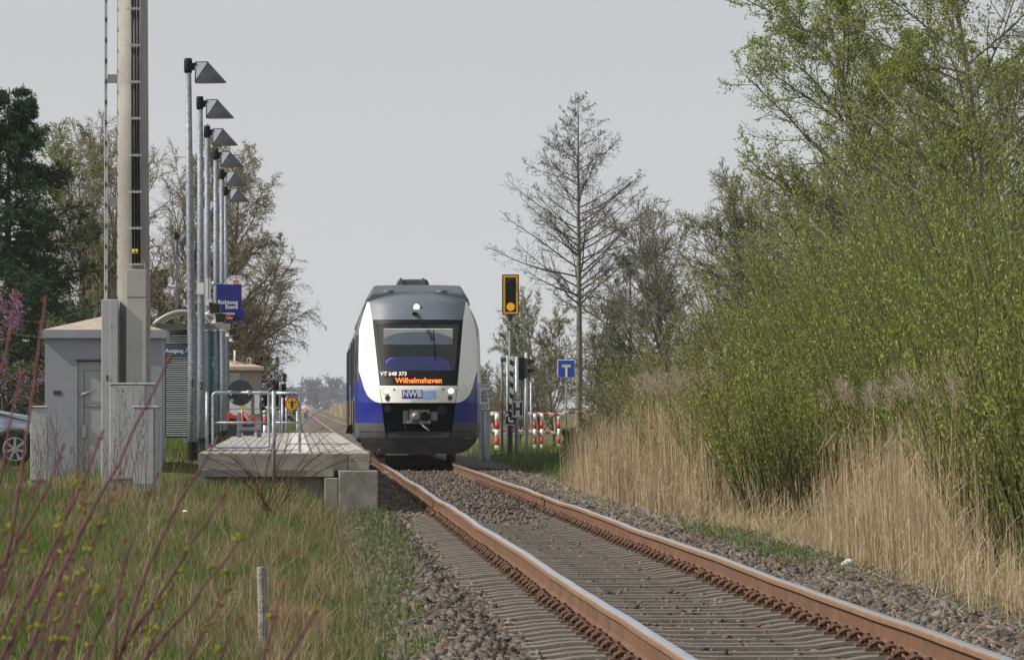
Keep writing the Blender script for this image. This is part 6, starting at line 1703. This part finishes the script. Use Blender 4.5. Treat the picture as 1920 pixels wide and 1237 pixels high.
# ================================================================== FOREGROUND
# weathered fence post
wd = 34.0; x = X(491, wd); g0 = gz1(x, wd)
OLDWOOD = mat('weathered_wood', (.20, .19, .175), .95, 0, .35, 9, .6, 60, stain=(.33, .33, .30), stain_amt=.8, sscale=14)
mb = MB(); hp = Z(1062, wd) - g0
mb.tube([(.012, 0, -.3), (.008, 0, hp * .5), (-.002, .0, hp - .02), (-.003, 0, hp)], [.034, .032, .031, .028], 9, None, True, False)
tag(mb.build('wooden_post', OLDWOOD, None, .003, (x, wd, g0), .3), 'weathered grey wooden post standing in the meadow grass', 'post')
# bramble with arching stems
bd_ = 59.0; x = X(510, bd_)
br = thing('bramble_shrub', 'bramble with long arching bare stems in front of the platform end', 'shrub', (x, bd_, gz1(x, bd_)))
g = G(500); n = 22; K = 10
P = np.zeros((n, K, 3)); P[:, 0] = g.normal(size=(n, 3)) * np.array([.05, .05, 0])
az = g.random(n) * 6.28; el = R(54) + g.random(n) * R(32); ln = .85 + .9 * g.random(n)
dr = np.stack([np.cos(az) * np.cos(el), np.sin(az) * np.cos(el) * .7, np.sin(el)], 1)
for k in range(1, K):
    dr = dr + np.stack([np.cos(az) * .10, np.sin(az) * .06, -.13 * np.ones(n) * (k > 3)], 1) + g.normal(size=(n, 3)) * .05
    dr = unit(dr); P[:, k] = P[:, k - 1] + dr * (ln / (K - 1))[:, None]
Rr = np.linspace(.0055, .002, K)[None] * np.ones((n, 1))
P2, R2 = spawn(g, P, Rr, 3, .4, .95, 45, 10, .16, .5, 0, .1, .6, .0016, 4)
a = Acc(); a.add(*tubes_np(P, Rr, 5)); a.add(*tubes_np(P2, R2, 3)); a.obj('stems', leafmat('bramble_stems', [(.09, .040, .026), (.065, .034, .024), (.11, .062, .038)], 0), br)
v, q = leaves_np(g, P, 5, .022, .6, .4, 1, .008); a = Acc(); a.add(v, q); a.obj('leaf_buds', LF_SPRING, br)
# dry weed stalks before the cabinets
DW = leafmat('dead_weed_stems', [(.10, .08, .06), (.14, .11, .085), (.07, .055, .045)], 0)
DWL = ['dead weed stalks before the narrow pale cabinet', 'dead weed stalks before the left corner of the hut', 'dead weed stalks before the hut wall below the name plate', 'dead weed stalks before the hut door', 'dead weed stalks before the tall ladder guard', 'dead weed stalks before the wide steel cabinet', 'dead weed stalks before the light grey cable cabinet', 'dead weed stalks at the far left edge below the car']
for k, (px, top) in enumerate(((70, 800), (105, 765), (135, 760), (165, 780), (200, 790), (228, 730), (268, 735), (25, 800))):
    d = 62 + 1.2 * (k % 4); x = X(px, d); z0 = gz1(x, d); h = Z(top, d) - z0; g = G(520 + k); n = 7
    t = thing('dead_weed', DWL[k], 'weed', (x, d, z0), 0, 'dead weeds before the cabinets')
    P = np.zeros((n, 7, 3)); P[:, 0, :2] = g.normal(size=(n, 2)) * .09
    dr = np.concatenate([g.normal(size=(n, 2)) * .13, np.ones((n, 1))], 1); ln = h * (.45 + .6 * g.random(n))
    for i in range(1, 7):
        dr = dr + np.concatenate([g.normal(size=(n, 2)) * .05, np.zeros((n, 1))], 1); P[:, i] = P[:, i - 1] + unit(dr) * (ln / 6)[:, None]
    Rr = np.linspace(.0034, .0016, 7)[None] * np.ones((n, 1))
    P2, R2 = spawn(g, P, Rr, 6, .35, .98, 26, 8, .20, .5, .3, .08, .7, .0014, 4)
    a = Acc(); a.add(*tubes_np(P, Rr, 4)); a.add(*tubes_np(P2, R2, 3)); a.obj('stalks', DW, t)
    v, q = leaves_np(g, P2, 5, .016, .6, .3, 1, .006); a = Acc(); a.add(v, q); a.obj('seed_heads', DW, t)  # seed heads on the side shoots of the dead stalks
# long stalk left of the middle of the meadow and white scraps
def scrap(label, px, py, d, r, seed, name='paper_scrap', m=None, z=None):
    g = G(seed); c = at(px, py, d)
    V = ICO_V * (.5 + .9 * g.random((12, 1))) * np.array([1.2, .8, .6]) * r
    o = obj_np(name, V, None, ICO_F, m or mat('scrap_white', (.72, .72, .74), .6, 0, .1), None, False, tuple(c)); tag(o, label, 'litter')
scrap('crumpled white and dark scrap of litter against the rail beside the concrete block', 724, 886, 77.5, .055, 1)
scrap('torn white scrap lying at the foot of the reeds', 1590, 1056, 46.5, .075, 2)
scrap('small white scrap caught in the meadow grass', 348, 958, 55, .028, 3)
scrap('pale yellow scrap among the far reeds', 1362, 903, 76, .045, 4, m=mat('scrap_cream', (.55, .50, .34), .7))
scrap('dark red leaf on the sleepers between the rails', 1423, 1172, 31.5, .022, 5, 'red_leaf', mat('dead_red_leaf', (.16, .04, .035), .8))
# dogwood twigs close to the camera
dg_ = thing('dogwood_shrub', 'out of focus red dogwood twigs with opening buds in the lower left foreground', 'shrub', (-.55, 9.0, 0))
TWIGR = mat('dogwood_bark', (.088, .030, .037), .7, 0, .3, 25, .1, 80, spec=.25, stain=(.06, .035, .034), stain_amt=.7, sscale=14)
BUDR = leafmat('red_buds', [(.15, .06, .042), (.20, .085, .05), (.12, .048, .042)], .25)
BUDG = leafmat('green_buds', [(.24, .25, .03), (.30, .31, .05), (.20, .22, .03)], .35)
TW = [([(30, 556), (20, 620), (6, 670), (-8, 720)], 8.6, 8), ([(85, 563), (78, 610), (70, 650), (60, 740), (50, 815), (38, 900), (25, 1000), (-5, 1120)], 9.2, 9), ([(39, 707), (22, 790), (8, 870), (-12, 960)], 8.8, 8),
      ([(318, 672), (285, 745), (253, 803), (220, 868), (186, 933), (150, 1005), (112, 1085), (75, 1170), (40, 1260)], 9.6, 9), ([(405, 827), (372, 885), (339, 937), (310, 1000), (277, 1068), (250, 1135), (222, 1240)], 9.0, 9),
      ([(419, 929), (388, 972), (357, 1013), (325, 1070), (292, 1119), (258, 1172), (215, 1245)], 9.2, 9), ([(452, 1008), (420, 1055), (386, 1095), (350, 1145), (313, 1185), (265, 1245)], 8.7, 8), ([(432, 1090), (410, 1135), (386, 1177), (350, 1245)], 8.6, 8),
      ([(530, 1100), (516, 1150), (499, 1205), (490, 1250)], 8.8, 8), ([(590, 1148), (565, 1190), (532, 1245)], 8.6, 8), ([(190, 815), (160, 890), (120, 975), (80, 1060), (36, 1166), (5, 1250)], 9.8, 9), ([(117, 842), (88, 910), (51, 985), (15, 1040), (-15, 1080)], 9.3, 9),
      ([(171, 1022), (163, 1070), (150, 1130), (138, 1200), (128, 1250)], 8.4, 7), ([(233, 1015), (227, 1080), (219, 1148), (216, 1240)], 8.7, 8), ([(145, 895), (118, 985), (92, 1060), (60, 1120), (20, 1200), (0, 1245)], 9.1, 8),
      ([(72, 905), (45, 960), (22, 1050), (-5, 1120)], 8.5, 8), ([(190, 1110), (150, 1165), (105, 1225), (90, 1250)], 8.6, 7), ([(450, 1160), (425, 1200), (408, 1250)], 8.5, 7), ([(110, 1100), (85, 1160), (70, 1250)], 8.5, 8), ([(58, 1020), (38, 1090), (10, 1170), (-10, 1215)], 8.9, 8)]
g = G(600)
for q in range(20):
    x0, y0 = 5 + 330 * g.random() ** 1.3, 890 + 260 * g.random(); sl = -.30 - .28 * g.random(); pts = [(x0, y0)]
    while pts[-1][1] < 1240: pts.append((pts[-1][0] + sl * 75 + 7 * g.normal(), pts[-1][1] + 75))
    TW.append((pts, 8.4 + 1.6 * g.random(), 5 + 2 * g.random()))
org = Vector(dg_.location)
for pts, d, wpx in TW:
    n = len(pts)
    W3 = [at(px, py, d - .06 * i) - org for i, (px, py) in enumerate(pts)]
    for i in range(1, n - 1): W3[i] = W3[i] + Vector((g.normal() * .002, 0, g.normal() * .002))
    r_ = wpx * .38 / (FPX / d)
    mb = MB(); mb.tube(W3, [r_ * (.55 + .55 * i / (n - 1)) for i in range(n)], 8)
    tw = mb.build('twig', TWIGR, dg_)
    a = Acc(); ga = Acc(); cnt = 0
    def bud(c, dv, L, w):
        V = ICO_V * np.array([w, w, L]); dv = Vector(dv).normalized(); q = np.array(Vector((0, 0, 1)).rotation_difference(dv).to_matrix())
        return V @ q.T + np.array(c)
    tipd = (W3[0] - W3[1]); a.add(bud(W3[0] + tipd.normalized() * .006, tipd, .010, .0030), None, ICO_F)
    for i in range(0, n - 1):
        L = (W3[i + 1] - W3[i]).length; m = max(1, int(L / .055))
        for j in range(m):
            p = W3[i].lerp(W3[i + 1], (j + .5 * g.random()) / m); tdir = (W3[i] - W3[i + 1]).normalized()
            for sgn in (-1, 1):
                if g.random() < .35: continue
                side = Vector((sgn, .3 * g.normal(), .1)).normalized(); dv = tdir * .9 + side * .8
                if (p.z < 1.03 and g.random() < .42) or (p.z < 1.12 and g.random() < .12):
                    for _ in range(2): ga.add(bud(p + dv.normalized() * .012 + Vector((g.normal() * .004, 0, g.normal() * .004)), dv + Vector((g.normal() * .5, 0, g.normal() * .5)), .006 + .004 * g.random(), .0030), None, ICO_F); cnt += 1
                else: a.add(bud(p + dv.normalized() * .004, dv, .0062, .0022), None, ICO_F)
    a.obj('twig_buds', BUDR, tw)  # closed red buds at the tip and along the twig
    if cnt: ga.obj('leaves', BUDG, tw)  # opening green buds on the lower part of the twig
# ================================================================== HAZE
HZ = bpy.data.materials.new('haze_air'); HZ.use_nodes = True
n_, l_ = HZ.node_tree.nodes, HZ.node_tree.links
n_.clear(); o_ = n_.new('ShaderNodeOutputMaterial'); v_ = n_.new('ShaderNodeVolumePrincipled')
v_.inputs['Color'].default_value = (.82, .87, .97, 1); v_.inputs['Density'].default_value = HAZE = 0.00012
l_.new(v_.outputs[0], o_.inputs['Volume'])
mb = MB(); mb.box(-4100, 4100, -100, 6100, -2.5, 16)
hz = mb.build('haze', HZ); hz['kind'] = 'stuff'; hz['label'] = 'thin pale haze lying over the far end of the line'; hz['category'] = 'haze'
HZ.cycles.homogeneous_volume = True if hasattr(HZ.cycles, 'homogeneous_volume') else None
